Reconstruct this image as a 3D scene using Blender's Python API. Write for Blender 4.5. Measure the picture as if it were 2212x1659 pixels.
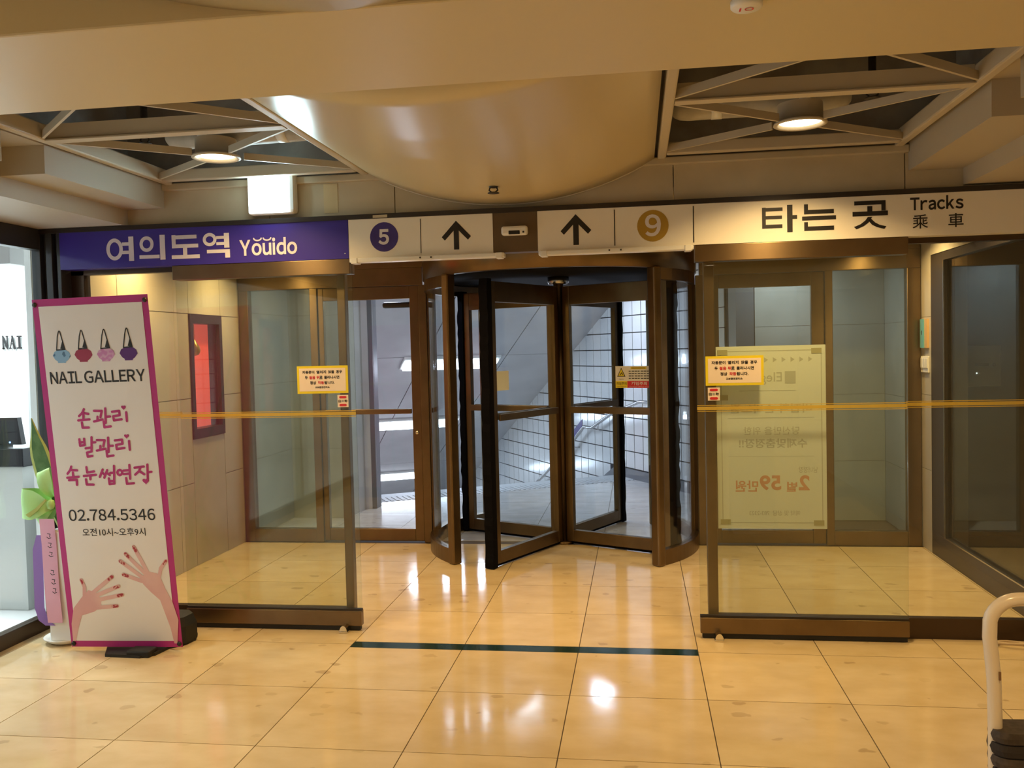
import bpy, bmesh, math, random, json
from mathutils import Vector, Matrix
random.seed(7)
for o in list(bpy.data.objects): bpy.data.objects.remove(o)
SC = bpy.context.scene
C = SC.collection
PI = math.pi

# ------------------------------------------------------------------ camera
YAW, PITCH, ROLL = math.radians(8.1), math.radians(-2.2), math.radians(1.37)
CAM = Vector((0, 0, 1.55))
fw = Vector((-math.sin(YAW)*math.cos(PITCH), math.cos(YAW)*math.cos(PITCH), math.sin(PITCH)))
r0 = fw.cross(Vector((0, 0, 1))).normalized()
u0 = r0.cross(fw)
rt = r0*math.cos(ROLL) - u0*math.sin(ROLL)
up = r0*math.sin(ROLL) + u0*math.cos(ROLL)
cd = bpy.data.cameras.new('camera')
cd.sensor_fit = 'HORIZONTAL'; cd.sensor_width = 36.0; cd.lens = 1912.0/2212.0*36.0
cd.clip_start = 0.05; cd.clip_end = 100
cam = bpy.data.objects.new('camera', cd); C.objects.link(cam)
cam.matrix_world = Matrix(((rt.x, up.x, -fw.x, CAM.x), (rt.y, up.y, -fw.y, CAM.y), (rt.z, up.z, -fw.z, CAM.z), (0, 0, 0, 1)))
SC.camera = cam

# ------------------------------------------------------------------ world, exposure
w = bpy.data.worlds.new('world'); SC.world = w; w.use_nodes = True
w.node_tree.nodes['Background'].inputs[0].default_value = (0.9, 0.75, 0.5, 1)
w.node_tree.nodes['Background'].inputs[1].default_value = 0.01
SC.view_settings.view_transform = 'Standard'
SC.view_settings.look = 'None'
SC.view_settings.gamma = 1.0
SC.view_settings.use_curve_mapping = False
SC.view_settings.exposure = 0.0
SC.cycles.transparent_max_bounces = 32
SC.cycles.max_bounces = 12
SC.cycles.glossy_bounces = 5

WARM = (1.0, 0.655, 0.27)
COOL = (0.68, 0.77, 1.0)
P_DOWN = 15.0        # watts of a warm downlight in the hall ceiling
P_FILL = 14.0        # lamps of the same kind, added out of view as fill light
P_VEST = 14.0         # small downlights of the vestibule
P_TUBE = 24.0        # fluorescent lamps over the subway stairs
P_SHOP = 110.0        # panel lights of the nail shop

# ------------------------------------------------------------------ materials
MATS = {}
def mat(name, col, rough=0.5, metal=0.0, spec=0.5, emit=None, estr=0.0, noise=None, bump=None, coat=0.0):
    """noise=(colour2, scale, lo, hi, detail); bump=(scale, strength)"""
    m = bpy.data.materials.new(name); m.use_nodes = True
    nt = m.node_tree; b = nt.nodes['Principled BSDF']
    b.inputs['Base Color'].default_value = (*col, 1)
    b.inputs['Roughness'].default_value = rough
    b.inputs['Metallic'].default_value = metal
    b.inputs['Specular IOR Level'].default_value = spec
    b.inputs['Coat Weight'].default_value = coat
    if emit:
        b.inputs['Emission Color'].default_value = (*emit, 1)
        b.inputs['Emission Strength'].default_value = estr
    if noise or bump:
        geo = nt.nodes.new('ShaderNodeNewGeometry')
    if noise:
        c2, sc, lo, hi, det = noise
        n = nt.nodes.new('ShaderNodeTexNoise'); n.inputs['Scale'].default_value = sc; n.inputs['Detail'].default_value = det
        nt.links.new(geo.outputs['Position'], n.inputs['Vector'])
        r = nt.nodes.new('ShaderNodeValToRGB')
        r.color_ramp.elements[0].position = lo; r.color_ramp.elements[0].color = (*col, 1)
        r.color_ramp.elements[1].position = hi; r.color_ramp.elements[1].color = (*c2, 1)
        nt.links.new(n.outputs['Fac'], r.inputs['Fac']); nt.links.new(r.outputs['Color'], b.inputs['Base Color'])
    if bump:
        n2 = nt.nodes.new('ShaderNodeTexNoise'); n2.inputs['Scale'].default_value = bump[0]; n2.inputs['Detail'].default_value = 3
        nt.links.new(geo.outputs['Position'], n2.inputs['Vector'])
        bp = nt.nodes.new('ShaderNodeBump'); bp.inputs['Strength'].default_value = bump[1]; bp.inputs['Distance'].default_value = 0.01
        nt.links.new(n2.outputs['Fac'], bp.inputs['Height']); nt.links.new(bp.outputs['Normal'], b.inputs['Normal'])
    MATS[name] = m
    return m

def glass(name, tint, rough=0.0, ior=1.5, dust=0.0, dustcol=(0.6, 0.6, 0.5)):
    m = bpy.data.materials.new(name); m.use_nodes = True
    nt = m.node_tree; nt.nodes.remove(nt.nodes['Principled BSDF'])
    out = nt.nodes['Material Output']
    t = nt.nodes.new('ShaderNodeBsdfTransparent'); t.inputs[0].default_value = (*tint, 1)
    g = nt.nodes.new('ShaderNodeBsdfGlossy'); g.inputs['Roughness'].default_value = rough
    # Schlick reflectance, the same from both faces of the pane
    ge = nt.nodes.new('ShaderNodeNewGeometry')
    dt = nt.nodes.new('ShaderNodeVectorMath'); dt.operation = 'DOT_PRODUCT'
    nt.links.new(ge.outputs['Incoming'], dt.inputs[0]); nt.links.new(ge.outputs['Normal'], dt.inputs[1])
    def M(op, x, y=None):
        q = nt.nodes.new('ShaderNodeMath'); q.operation = op
        for k, v in enumerate((x, y)):
            if v is None: continue
            if isinstance(v, float): q.inputs[k].default_value = v
            else: nt.links.new(v, q.inputs[k])
        return q.outputs[0]
    f0 = ((ior-1)/(ior+1))**2
    fr_ = M('ADD', M('MULTIPLY', M('POWER', M('SUBTRACT', 1.0, M('ABSOLUTE', dt.outputs['Value'])), 5.0), 1.0-f0), f0)
    mx = nt.nodes.new('ShaderNodeMixShader')
    nt.links.new(fr_, mx.inputs[0]); nt.links.new(t.outputs[0], mx.inputs[1]); nt.links.new(g.outputs[0], mx.inputs[2])
    last = mx
    if dust:
        d = nt.nodes.new('ShaderNodeBsdfDiffuse'); d.inputs[0].default_value = (*dustcol, 1)
        m2 = nt.nodes.new('ShaderNodeMixShader'); m2.inputs[0].default_value = dust
        nt.links.new(mx.outputs[0], m2.inputs[1]); nt.links.new(d.outputs[0], m2.inputs[2]); last = m2
    nt.links.new(last.outputs[0], out.inputs[0])
    MATS[name] = m
    return m

def stone_floor(name, base, dark, light, rough):
    m = bpy.data.materials.new(name); m.use_nodes = True
    nt = m.node_tree; b = nt.nodes['Principled BSDF']; L = nt.links.new
    geo = nt.nodes.new('ShaderNodeNewGeometry')
    # slabs differ a little in tone
    vm = nt.nodes.new('ShaderNodeMapping'); vm.inputs['Scale'].default_value = (1/0.604, 1/0.61, 0.001); vm.inputs['Location'].default_value = (0.5414, 0.6164, 0)
    L(geo.outputs['Position'], vm.inputs['Vector'])
    wn = nt.nodes.new('ShaderNodeTexWhiteNoise'); sn = nt.nodes.new('ShaderNodeVectorMath'); sn.operation = 'FLOOR'
    L(vm.outputs[0], sn.inputs[0]); L(sn.outputs[0], wn.inputs['Vector'])
    # cloudy veins
    n1 = nt.nodes.new('ShaderNodeTexNoise'); n1.inputs['Scale'].default_value = 5.0; n1.inputs['Detail'].default_value = 5
    mp = nt.nodes.new('ShaderNodeMapping'); mp.inputs['Scale'].default_value = (0.9, 1.4, 1); L(geo.outputs['Position'], mp.inputs['Vector']); L(mp.outputs[0], n1.inputs['Vector'])
    r1 = nt.nodes.new('ShaderNodeValToRGB'); r1.color_ramp.elements[0].position = 0.3; r1.color_ramp.elements[0].color = (*base, 1)
    r1.color_ramp.elements[1].position = 0.72; r1.color_ramp.elements[1].color = (*light, 1); L(n1.outputs['Fac'], r1.inputs['Fac'])
    # sparse oval fossil spots of varying size
    vo = nt.nodes.new('ShaderNodeTexVoronoi'); vo.inputs['Scale'].default_value = 9.0; vo.inputs['Randomness'].default_value = 1.0
    n3 = nt.nodes.new('ShaderNodeTexNoise'); n3.inputs['Scale'].default_value = 14.0
    ad = nt.nodes.new('ShaderNodeMixRGB'); ad.blend_type = 'ADD'; ad.inputs[0].default_value = 0.06
    mp2 = nt.nodes.new('ShaderNodeMapping'); mp2.inputs['Scale'].default_value = (0.75, 1.05, 1); L(geo.outputs['Position'], mp2.inputs['Vector'])
    L(mp2.outputs[0], ad.inputs[1]); L(n3.outputs['Color'], ad.inputs[2]); L(geo.outputs['Position'], n3.inputs['Vector']); L(ad.outputs[0], vo.inputs['Vector'])
    vc = nt.nodes.new('ShaderNodeSeparateColor'); L(vo.outputs['Color'], vc.inputs[0])
    rd_ = nt.nodes.new('ShaderNodeMapRange'); rd_.inputs[1].default_value = 0.30; rd_.inputs[2].default_value = 1.0; rd_.inputs[3].default_value = 0.0; rd_.inputs[4].default_value = 0.30; L(vc.outputs[0], rd_.inputs[0])
    sb = nt.nodes.new('ShaderNodeMath'); sb.operation = 'SUBTRACT'; L(rd_.outputs[0], sb.inputs[0]); L(vo.outputs['Distance'], sb.inputs[1])
    ms_ = nt.nodes.new('ShaderNodeMapRange'); ms_.inputs[1].default_value = 0.0; ms_.inputs[2].default_value = 0.05; L(sb.outputs[0], ms_.inputs[0])
    st_ = nt.nodes.new('ShaderNodeMapRange'); st_.inputs[3].default_value = 0.10; st_.inputs[4].default_value = 0.55; L(vc.outputs[1], st_.inputs[0])
    mu2 = nt.nodes.new('ShaderNodeMath'); mu2.operation = 'MULTIPLY'; L(ms_.outputs[0], mu2.inputs[0]); L(st_.outputs[0], mu2.inputs[1])
    mx = nt.nodes.new('ShaderNodeMixRGB'); L(mu2.outputs[0], mx.inputs[0]); L(r1.outputs['Color'], mx.inputs[1]); mx.inputs[2].default_value = (*dark, 1)
    hs = nt.nodes.new('ShaderNodeHueSaturation'); L(mx.outputs[0], hs.inputs['Color'])
    mr = nt.nodes.new('ShaderNodeMapRange'); mr.inputs[3].default_value = 0.93; mr.inputs[4].default_value = 1.05; L(wn.outputs['Value'], mr.inputs[0]); L(mr.outputs[0], hs.inputs['Value'])
    L(hs.outputs[0], b.inputs['Base Color'])
    b.inputs['Roughness'].default_value = rough
    b.inputs['Specular IOR Level'].default_value = 0.6
    n4 = nt.nodes.new('ShaderNodeTexNoise'); n4.inputs['Scale'].default_value = 3.5; L(geo.outputs['Position'], n4.inputs['Vector'])
    bp = nt.nodes.new('ShaderNodeBump'); bp.inputs['Strength'].default_value = 0.06; bp.inputs['Distance'].default_value = 0.02
    L(n4.outputs['Fac'], bp.inputs['Height']); L(bp.outputs['Normal'], b.inputs['Normal'])
    MATS[name] = m
    return m

stone_floor('floor_stone', (0.63, 0.485, 0.27), (0.34, 0.235, 0.12), (0.73, 0.585, 0.36), 0.10)
stone_floor('landing_stone', (0.55, 0.53, 0.50), (0.35, 0.33, 0.30), (0.68, 0.66, 0.63), 0.16)
mat('grout', (0.10, 0.075, 0.05), 0.8)
mat('strip_green', (0.012, 0.035, 0.032), 0.12)
mat('bronze', (0.215, 0.150, 0.082), 0.33, 0.92, noise=((0.180, 0.124, 0.068), 6, 0.35, 0.7, 4))
mat('bronze_dark', (0.075, 0.05, 0.032), 0.36, 0.75)
mat('iron_dark', (0.045, 0.038, 0.035), 0.4, 0.5)
mat('frame_blue', (0.05, 0.055, 0.06), 0.4, 0.4)
mat('brush', (0.006, 0.006, 0.009), 0.95, spec=0.05)
mat('canopy_black', (0.010, 0.009, 0.008), 0.8, spec=0.08)
mat('rubber', (0.012, 0.012, 0.012), 0.6)
mat('chrome', (0.75, 0.74, 0.70), 0.12, 1.0)
mat('steel', (0.55, 0.55, 0.56), 0.25, 1.0)
mat('ceiling_paint', (0.63, 0.52, 0.30), 0.42, spec=0.45, bump=(2.0, 0.05))
mat('vault_paint', (0.60, 0.50, 0.295), 0.28, spec=0.6, bump=(2.4, 0.10))
mat('fascia_paint', (0.50, 0.43, 0.29), 0.5, noise=((0.58, 0.50, 0.35), 3.0, 0.4, 0.65, 5))
mat('frame_paint', (0.55, 0.48, 0.36), 0.45)
mat('step_paint', (0.48, 0.42, 0.32), 0.5)
mat('plenum', (0.34, 0.33, 0.31), 0.9, noise=((0.24, 0.22, 0.20), 4, 0.4, 0.6, 5))
mat('duct_wrap', (0.50, 0.48, 0.42), 0.6, noise=((0.40, 0.38, 0.33), 9, 0.4, 0.6, 4))
mat('tape_white', (0.8, 0.8, 0.76), 0.5)
mat('purple_panel', (0.042, 0.026, 0.30), 0.35)
mat('white_panel', (0.84, 0.80, 0.70), 0.38)
mat('cover_brown', (0.12, 0.075, 0.035), 0.45)
mat('print_black', (0.012, 0.011, 0.012), 0.45)
mat('print_white', (0.72, 0.70, 0.74), 0.45)
mat('print_purple', (0.05, 0.03, 0.20), 0.4)
mat('print_gold', (0.42, 0.26, 0.03), 0.4)
mat('print_red', (0.62, 0.025, 0.04), 0.45)
mat('print_yellow', (0.80, 0.66, 0.02), 0.45)
mat('print_pinkred', (0.70, 0.06, 0.22), 0.5)
mat('paper_cream', (0.86, 0.74, 0.60), 0.5)
mat('plastic_white', (0.80, 0.80, 0.76), 0.35)
mat('plastic_grey', (0.35, 0.34, 0.33), 0.4)
mat('marble', (0.50, 0.47, 0.40), 0.30, noise=((0.42, 0.385, 0.315), 2.2, 0.40, 0.72, 6))
mat('marble_outer', (0.50, 0.50, 0.47), 0.30, noise=((0.40, 0.40, 0.37), 2.0, 0.40, 0.72, 6))
mat('joint_dark', (0.30, 0.265, 0.21), 0.8)
mat('tile_white', (0.80, 0.80, 0.80), 0.14)
mat('tile_grout', (0.012, 0.013, 0.02), 0.8)
mat('panel_grey', (0.60, 0.59, 0.60), 0.45, noise=((0.52, 0.51, 0.52), 2.5, 0.35, 0.7, 5))
mat('skirting_grey', (0.16, 0.165, 0.18), 0.4)
mat('tactile', (0.55, 0.56, 0.57), 0.5)
mat('tactile_dark', (0.05, 0.05, 0.055), 0.5)
mat('lamp_warm', (1, 0.9, 0.7), 0.5, emit=(1.0, 0.86, 0.60), estr=7.0)
mat('lamp_cool', (1, 1, 1), 0.5, emit=(0.80, 0.88, 1.0), estr=7.0)
mat('lamp_exit', (1, 1, 1), 0.5, emit=(0.80, 0.96, 1.0), estr=5.0)
mat('shop_white', (0.86, 0.88, 0.88), 0.5)
mat('shop_panel', (0.70, 0.74, 0.74), 0.45)
mat('desk_black', (0.012, 0.013, 0.017), 0.15)
mat('desk_white', (0.60, 0.62, 0.60), 0.4)
mat('wood_brown', (0.30, 0.17, 0.07), 0.5, noise=((0.22, 0.12, 0.05), 7, 0.4, 0.6, 4))
mat('led_blue', (0.1, 0.3, 1), 0.5, emit=(0.15, 0.35, 1.0), estr=6)
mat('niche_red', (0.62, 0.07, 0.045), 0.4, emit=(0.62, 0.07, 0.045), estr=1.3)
mat('gold_metal', (0.65, 0.42, 0.12), 0.3, 0.8)
mat('banner_cloth', (0.90, 0.86, 0.84), 0.55, bump=(5, 0.12))
mat('banner_pink', (0.52, 0.03, 0.24), 0.5)
mat('ink_pink', (0.52, 0.03, 0.20), 0.5)
mat('ink_black', (0.02, 0.018, 0.018), 0.5)
mat('skin_print', (0.82, 0.52, 0.50), 0.55, noise=((0.76, 0.43, 0.44), 5, 0.4, 0.6, 2))
mat('nail_print', (0.42, 0.03, 0.05), 0.45, noise=((0.70, 0.42, 0.38), 90, 0.5, 0.56, 1))
mat('bag_blue', (0.28, 0.50, 0.75), 0.5, noise=((0.07, 0.16, 0.30), 38, 0.60, 0.64, 1))
mat('bag_red', (0.36, 0.03, 0.08), 0.4)
mat('bag_pink', (0.64, 0.26, 0.55), 0.5, noise=((0.72, 0.42, 0.64), 40, 0.5, 0.6, 1))
mat('bag_purple', (0.11, 0.02, 0.20), 0.4)
mat('leaf', (0.06, 0.16, 0.035), 0.4, noise=((0.10, 0.22, 0.06), 22, 0.45, 0.6, 3))
mat('leaf_edge', (0.45, 0.52, 0.12), 0.45)
mat('ribbon_green', (0.45, 0.80, 0.28), 0.35)
mat('ribbon_pink', (0.80, 0.45, 0.62), 0.45)
mat('ribbon_purple', (0.30, 0.18, 0.60), 0.45)
mat('wood_plaque', (0.62, 0.40, 0.18), 0.5)
mat('plaque_teal', (0.13, 0.42, 0.45), 0.45)
mat('poster_paper', (0.82, 0.90, 0.84), 0.6)
mat('poster_ink', (0.56, 0.60, 0.52), 0.6)
mat('poster_tape', (0.50, 0.49, 0.30), 0.5)
mat('poster_red', (0.72, 0.44, 0.30), 0.6)
mat('tube_cream', (0.80, 0.70, 0.55), 0.25, coat=0.4)
mat('tube_wear', (0.20, 0.11, 0.05), 0.6)
mat('rope_dark', (0.028, 0.022, 0.02), 0.9)
mat('rope_brown', (0.075, 0.058, 0.046), 0.85, noise=((0.05, 0.038, 0.03), 60, 0.4, 0.6, 3))
mat('cable_beige', (0.55, 0.42, 0.26), 0.6)
mat('back_wall', (0.60, 0.52, 0.40), 0.6)
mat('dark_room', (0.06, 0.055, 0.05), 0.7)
mat('phone_glow', (0.5, 0.6, 1), 0.5)
glass('glass_clear', (0.97, 0.98, 0.965))
glass('glass_door', (0.93, 0.95, 0.905), dust=0.012)
glass('glass_teal', (0.90, 0.945, 0.93))
glass('glass_bronze', (0.93, 0.96, 0.96))
glass('glass_shop', (0.95, 0.975, 0.97))
glass('glass_right', (0.88, 0.90, 0.88))
glass('stripe_yellow', (0.92, 0.80, 0.35), dust=0.5, dustcol=(0.80, 0.62, 0.14))

bb = MATS['bronze'].node_tree.nodes['Principled BSDF']      # vertically brushed metal
bb.inputs['Anisotropic'].default_value = 0.75; bb.inputs['Anisotropic Rotation'].default_value = 0.25
tn = MATS['bronze'].node_tree.nodes.new('ShaderNodeTangent'); tn.direction_type = 'RADIAL'; tn.axis = 'Z'
MATS['bronze'].node_tree.links.new(tn.outputs[0], bb.inputs['Tangent'])

# ------------------------------------------------------------------ geometry helpers
class MB:
    def __init__(s): s.v = []; s.f = []; s.sm = []
    def add(s, vs, fs, smooth=False):
        n = len(s.v); s.v += [tuple(p) for p in vs]; s.f += [tuple(i+n for i in f) for f in fs]; s.sm += [smooth]*len(fs); return s
    def hexa(s, p):   # 8 points: bottom loop 4, top loop 4
        return s.add(p, [(3, 2, 1, 0), (4, 5, 6, 7), (0, 1, 5, 4), (1, 2, 6, 5), (2, 3, 7, 6), (3, 0, 4, 7)])
    def box(s, x0, x1, y0, y1, z0, z1, bev=0.0):
        if bev > 0:
            b = min(bev, 0.45*min(x1-x0, y1-y0, z1-z0))
            return s.bevbox(x0, x1, y0, y1, z0, z1, b)
        return s.hexa([(x0, y0, z0), (x1, y0, z0), (x1, y1, z0), (x0, y1, z0), (x0, y0, z1), (x1, y0, z1), (x1, y1, z1), (x0, y1, z1)])
    def bevbox(s, x0, x1, y0, y1, z0, z1, b):
        bm = bmesh.new()
        bmesh.ops.create_cube(bm, size=1.0)
        for v in bm.verts:
            v.co = Vector(((x0+x1)/2+v.co.x*(x1-x0), (y0+y1)/2+v.co.y*(y1-y0), (z0+z1)/2+v.co.z*(z1-z0)))
        bmesh.ops.bevel(bm, geom=bm.edges[:], offset=b, segments=2, profile=0.5, affect='EDGES')
        bm.verts.index_update()
        s.add([v.co[:] for v in bm.verts], [[v.index for v in f.verts] for f in bm.faces]); bm.free(); return s
    def prism(s, poly, axis, a0, a1):
        """poly of 2D points extruded along axis ('x','y','z')"""
        def P(p, a): return {'x': (a, p[0], p[1]), 'y': (p[0], a, p[1]), 'z': (p[0], p[1], a)}[axis]
        n = len(poly)
        vs = [P(p, a0) for p in poly]+[P(p, a1) for p in poly]
        fs = [tuple(range(n-1, -1, -1)), tuple(range(n, 2*n))]+[(i, (i+1) % n, n+(i+1) % n, n+i) for i in range(n)]
        return s.add(vs, fs)
    def lathe(s, prof, c, seg=24, smooth=True, a0=0.0, a1=2*PI):
        full = abs(a1-a0-2*PI) < 1e-6
        k = seg if full else seg+1
        vs = []; fs = []
        for i in range(k):
            a = a0+(a1-a0)*i/seg
            for r, z in prof: vs.append((c[0]+r*math.cos(a), c[1]+r*math.sin(a), c[2]+z))
        m = len(prof)
        for i in range(seg):
            j = (i+1) % k
            for q in range(m-1): fs.append((i*m+q, j*m+q, j*m+q+1, i*m+q+1))
        return s.add(vs, fs, smooth)
    def arcwall(s, c, r0_, r1_, z0, z1, a0, a1, seg=20):
        """solid curved slab between radii"""
        vs = []; fs = []
        for i in range(seg+1):
            a = a0+(a1-a0)*i/seg; ca, sa = math.cos(a), math.sin(a)
            vs += [(c[0]+r0_*ca, c[1]+r0_*sa, z0), (c[0]+r1_*ca, c[1]+r1_*sa, z0), (c[0]+r1_*ca, c[1]+r1_*sa, z1), (c[0]+r0_*ca, c[1]+r0_*sa, z1)]
        for i in range(seg):
            b = i*4; d = b+4
            for q in range(4): fs.append((b+q, b+(q+1) % 4, d+(q+1) % 4, d+q))
        fs += [(3, 2, 1, 0), tuple(seg*4+q for q in range(4))]
        return s.add(vs, fs)
    def tube(s, pts, r, seg=10, smooth=True, cap=True):
        pts = [Vector(p) for p in pts]; n = len(pts)
        rs = r if isinstance(r, (list, tuple)) else [r]*n
        vs = []; fs = []; ref = None
        for i, p in enumerate(pts):
            t = (pts[min(i+1, n-1)]-pts[max(i-1, 0)]).normalized()
            if ref is None: ref = Vector((0, 0, 1)) if abs(t.z) < 0.9 else Vector((1, 0, 0))
            a = (ref-t*ref.dot(t)).normalized(); b = t.cross(a); ref = a
            for k in range(seg):
                th = 2*PI*k/seg; vs.append(p+a*rs[i]*math.cos(th)+b*rs[i]*math.sin(th))
        for i in range(n-1):
            for k in range(seg):
                k2 = (k+1) % seg; fs.append((i*seg+k, i*seg+k2, (i+1)*seg+k2, (i+1)*seg+k))
        s.add(vs, fs, smooth)
        if cap: s.add(vs[:seg], [tuple(range(seg-1, -1, -1))]); s.add(vs[-seg:], [tuple(range(seg))])
        return s
    def bar(s, a, b, w, h, upv=(0, 0, 1)):
        """rectangular bar from a to b, w across, h along up"""
        a = Vector(a); b = Vector(b); t = (b-a).normalized(); u = Vector(upv); sd = t.cross(u).normalized(); u = sd.cross(t)
        p = []
        for q in (a, b):
            p.append([q-sd*w/2-u*h/2, q+sd*w/2-u*h/2, q+sd*w/2+u*h/2, q-sd*w/2+u*h/2])
        return s.add([*p[0], *p[1]], [(0, 3, 2, 1), (4, 5, 6, 7), (0, 1, 5, 4), (1, 2, 6, 5), (2, 3, 7, 6), (3, 0, 4, 7)])
    def mesh(s, name, off=(0, 0, 0)):
        me = bpy.data.meshes.new(name)
        me.from_pydata([(p[0]-off[0], p[1]-off[1], p[2]-off[2]) for p in s.v], [], s.f)
        for p, q in zip(me.polygons, s.sm): p.use_smooth = q
        bm = bmesh.new(); bm.from_mesh(me); bmesh.ops.remove_doubles(bm, verts=bm.verts, dist=1e-5)
        bmesh.ops.recalc_face_normals(bm, faces=bm.faces); bm.to_mesh(me); bm.free()
        return me
    def base(s):
        xs = [p[0] for p in s.v]; ys = [p[1] for p in s.v]; zs = [p[2] for p in s.v]
        return Vector(((min(xs)+max(xs))/2, (min(ys)+max(ys))/2, min(zs)))

WORLD = {}
def wloc(o): return WORLD.get(o.name, Vector((0, 0, 0)))
def place(o, loc, parent=None):
    C.objects.link(o)
    loc = Vector(loc)
    WORLD[o.name] = loc
    if parent is not None:
        o.parent = parent; o.location = loc-wloc(parent)
    else: o.location = loc
    return o
def obj(name, mb, m, parent=None, label=None, cat=None, group=None, kind=None):
    b = mb.base()
    me = mb.mesh(name, b)
    o = bpy.data.objects.new(name, me)
    me.materials.append(MATS[m])
    place(o, b, parent)
    return tag(o, label, cat, group, kind)
def tag(o, label=None, cat=None, group=None, kind=None):
    if label: o['label'] = label
    if cat: o['category'] = cat
    if group: o['group'] = group
    if kind: o['kind'] = kind
    return o
def thing(name, loc, label=None, cat=None, group=None, kind=None, parent=None):
    o = bpy.data.objects.new(name, None); o.empty_display_size = 0.1
    place(o, loc, parent)
    return tag(o, label, cat, group, kind)
def inst(name, me, loc, parent=None, rz=0.0):
    o = bpy.data.objects.new(name, me); place(o, loc, parent); o.rotation_euler = (0, 0, rz); return o

def area(name, parent, loc, sx, sy, power, col, rot=(0, 0, 0), disk=False, spread=None):
    l = bpy.data.lights.new(name, 'AREA'); l.energy = power; l.color = col
    l.shape = 'DISK' if disk else 'RECTANGLE'; l.size = sx
    if not disk: l.size_y = sy
    if spread: l.spread = math.radians(spread)
    o = bpy.data.objects.new(name, l); place(o, loc, parent); o.rotation_euler = rot
    return o

# ---- flat print: lettering and shapes, given in a plane frame (origin, right, up, normal)
class Plane:
    def __init__(s, o, r, u, n): s.o = Vector(o); s.r = Vector(r); s.u = Vector(u); s.n = Vector(n)
    def at(s, x, y, d=0.0): return s.o+s.r*x+s.u*y+s.n*d
TS = bpy.data.scenes.new('type_setting')      # scratch scene, removed at the end
TCU = bpy.data.curves.new('lettering', 'FONT'); TCU.resolution_u = 4
TOB = bpy.data.objects.new('lettering', TCU); TS.collection.objects.link(TOB)
TCACHE = {}
def text_verts(body, bold=0.0, spacing=1.0):
    key = (body, bold, spacing)
    if key not in TCACHE:
        TCU.body = body; TCU.offset = bold; TCU.space_character = spacing
        vl = TS.view_layers[0]; vl.update()
        me = bpy.data.meshes.new_from_object(TOB.evaluated_get(vl.depsgraph))
        TCACHE[key] = ([v.co.copy() for v in me.vertices], [tuple(p.vertices) for p in me.polygons])
        bpy.data.meshes.remove(me)
    return TCACHE[key]
def letters(mb, pl, body, x0, x1, y0, y1, d=0.0015, bold=0.0, track=0.075, space=0.24):
    """latin run set from full-width glyphs packed tightly, fitted into the rectangle (y0 baseline, y1 cap height)"""
    x = 0.0; run = []; top = 0.0
    for ch in body:
        if ch == ' ': x += space; continue
        vs, fs = text_verts(chr(ord(ch)+0xFEE0), bold)
        if not vs: continue
        ax = min(v.x for v in vs); bx = max(v.x for v in vs)
        run.append((x-ax, vs, fs)); x += bx-ax+track
        top = max(top, max(v.y for v in vs))
    tot = x-track; base = 0.0
    for off, vs, fs in run:
        mb.add([pl.at(x0+(v.x+off)/tot*(x1-x0), y0+(v.y-base)/top*(y1-y0), d) for v in vs], fs)
    return mb
def text(mb, pl, body, x0, x1, y0, y1, d=0.0015, bold=0.0, spacing=1.0, mirror=False):
    """fit the lettering into the rectangle x0..x1, y0..y1 of the plane (y1 None keeps the proportions)"""
    vs, fs = text_verts(body, bold, spacing)
    if not vs: return mb
    ax = min(v.x for v in vs); bx = max(v.x for v in vs); ay = min(v.y for v in vs); by = max(v.y for v in vs)
    kx = (x1-x0)/(bx-ax); ky = kx if y1 is None else (y1-y0)/(by-ay)
    out = []
    for v in vs:
        tx = (v.x-ax)*kx
        if mirror: tx = (x1-x0)-tx
        out.append(pl.at(x0+tx, y0+(v.y-ay)*ky, d))
    return mb.add(out, fs)
def poly2(mb, pl, pts, d=0.0015):
    n = len(pts)
    return mb.add([pl.at(x, y, d) for x, y in pts]+[pl.at(x, y, d-0.0008) for x, y in pts], [tuple(range(n)), tuple(range(2*n-1, n-1, -1))]+[(i, (i+1) % n, n+(i+1) % n, n+i) for i in range(n)])
RC = [0]
def rect2(mb, pl, x0, x1, y0, y1, d=0.0015):
    RC[0] = (RC[0]+1) % 7      # tiny lift so that overlapping bars never share a plane
    return poly2(mb, pl, [(x0, y0), (x1, y0), (x1, y1), (x0, y1)], d+0.00006*RC[0])
def disc2(mb, pl, x, y, rx, ry, d=0.0015, seg=32): return poly2(mb, pl, [(x+rx*math.cos(2*PI*i/seg), y+ry*math.sin(2*PI*i/seg)) for i in range(seg)], d)
def ring2(mb, pl, x, y, rx, ry, t, d=0.0015, seg=32):
    vs = []; fs = []
    for i in range(seg):
        c, s_ = math.cos(2*PI*i/seg), math.sin(2*PI*i/seg)
        vs += [pl.at(x+rx*c, y+ry*s_, d), pl.at(x+(rx-t)*c, y+(ry-t)*s_, d)]
    for i in range(seg):
        j = (i+1) % seg; fs.append((2*i, 2*j, 2*j+1, 2*i+1))
    return mb.add(vs, fs)
def stroke2(mb, pl, pts, wd, d=0.0015, cap=True):
    """polyline with round ends; every leg gets its own small lift so that legs never fight"""
    for i in range(len(pts)-1):
        (ax, ay), (bx, by) = pts[i], pts[i+1]
        L = math.hypot(bx-ax, by-ay) or 1e-6; nx, ny = -(by-ay)/L*wd/2, (bx-ax)/L*wd/2
        th = math.atan2(ny, nx)
        out = []
        for k in range(7): out.append((ax+wd/2*math.cos(th+PI*k/6), ay+wd/2*math.sin(th+PI*k/6)))
        for k in range(7): out.append((bx+wd/2*math.cos(th+PI+PI*k/6), by+wd/2*math.sin(th+PI+PI*k/6)))
        mb.add([pl.at(x, y, d+0.00004*(i % 3)) for x, y in out], [tuple(range(len(out)))])
    return mb
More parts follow.
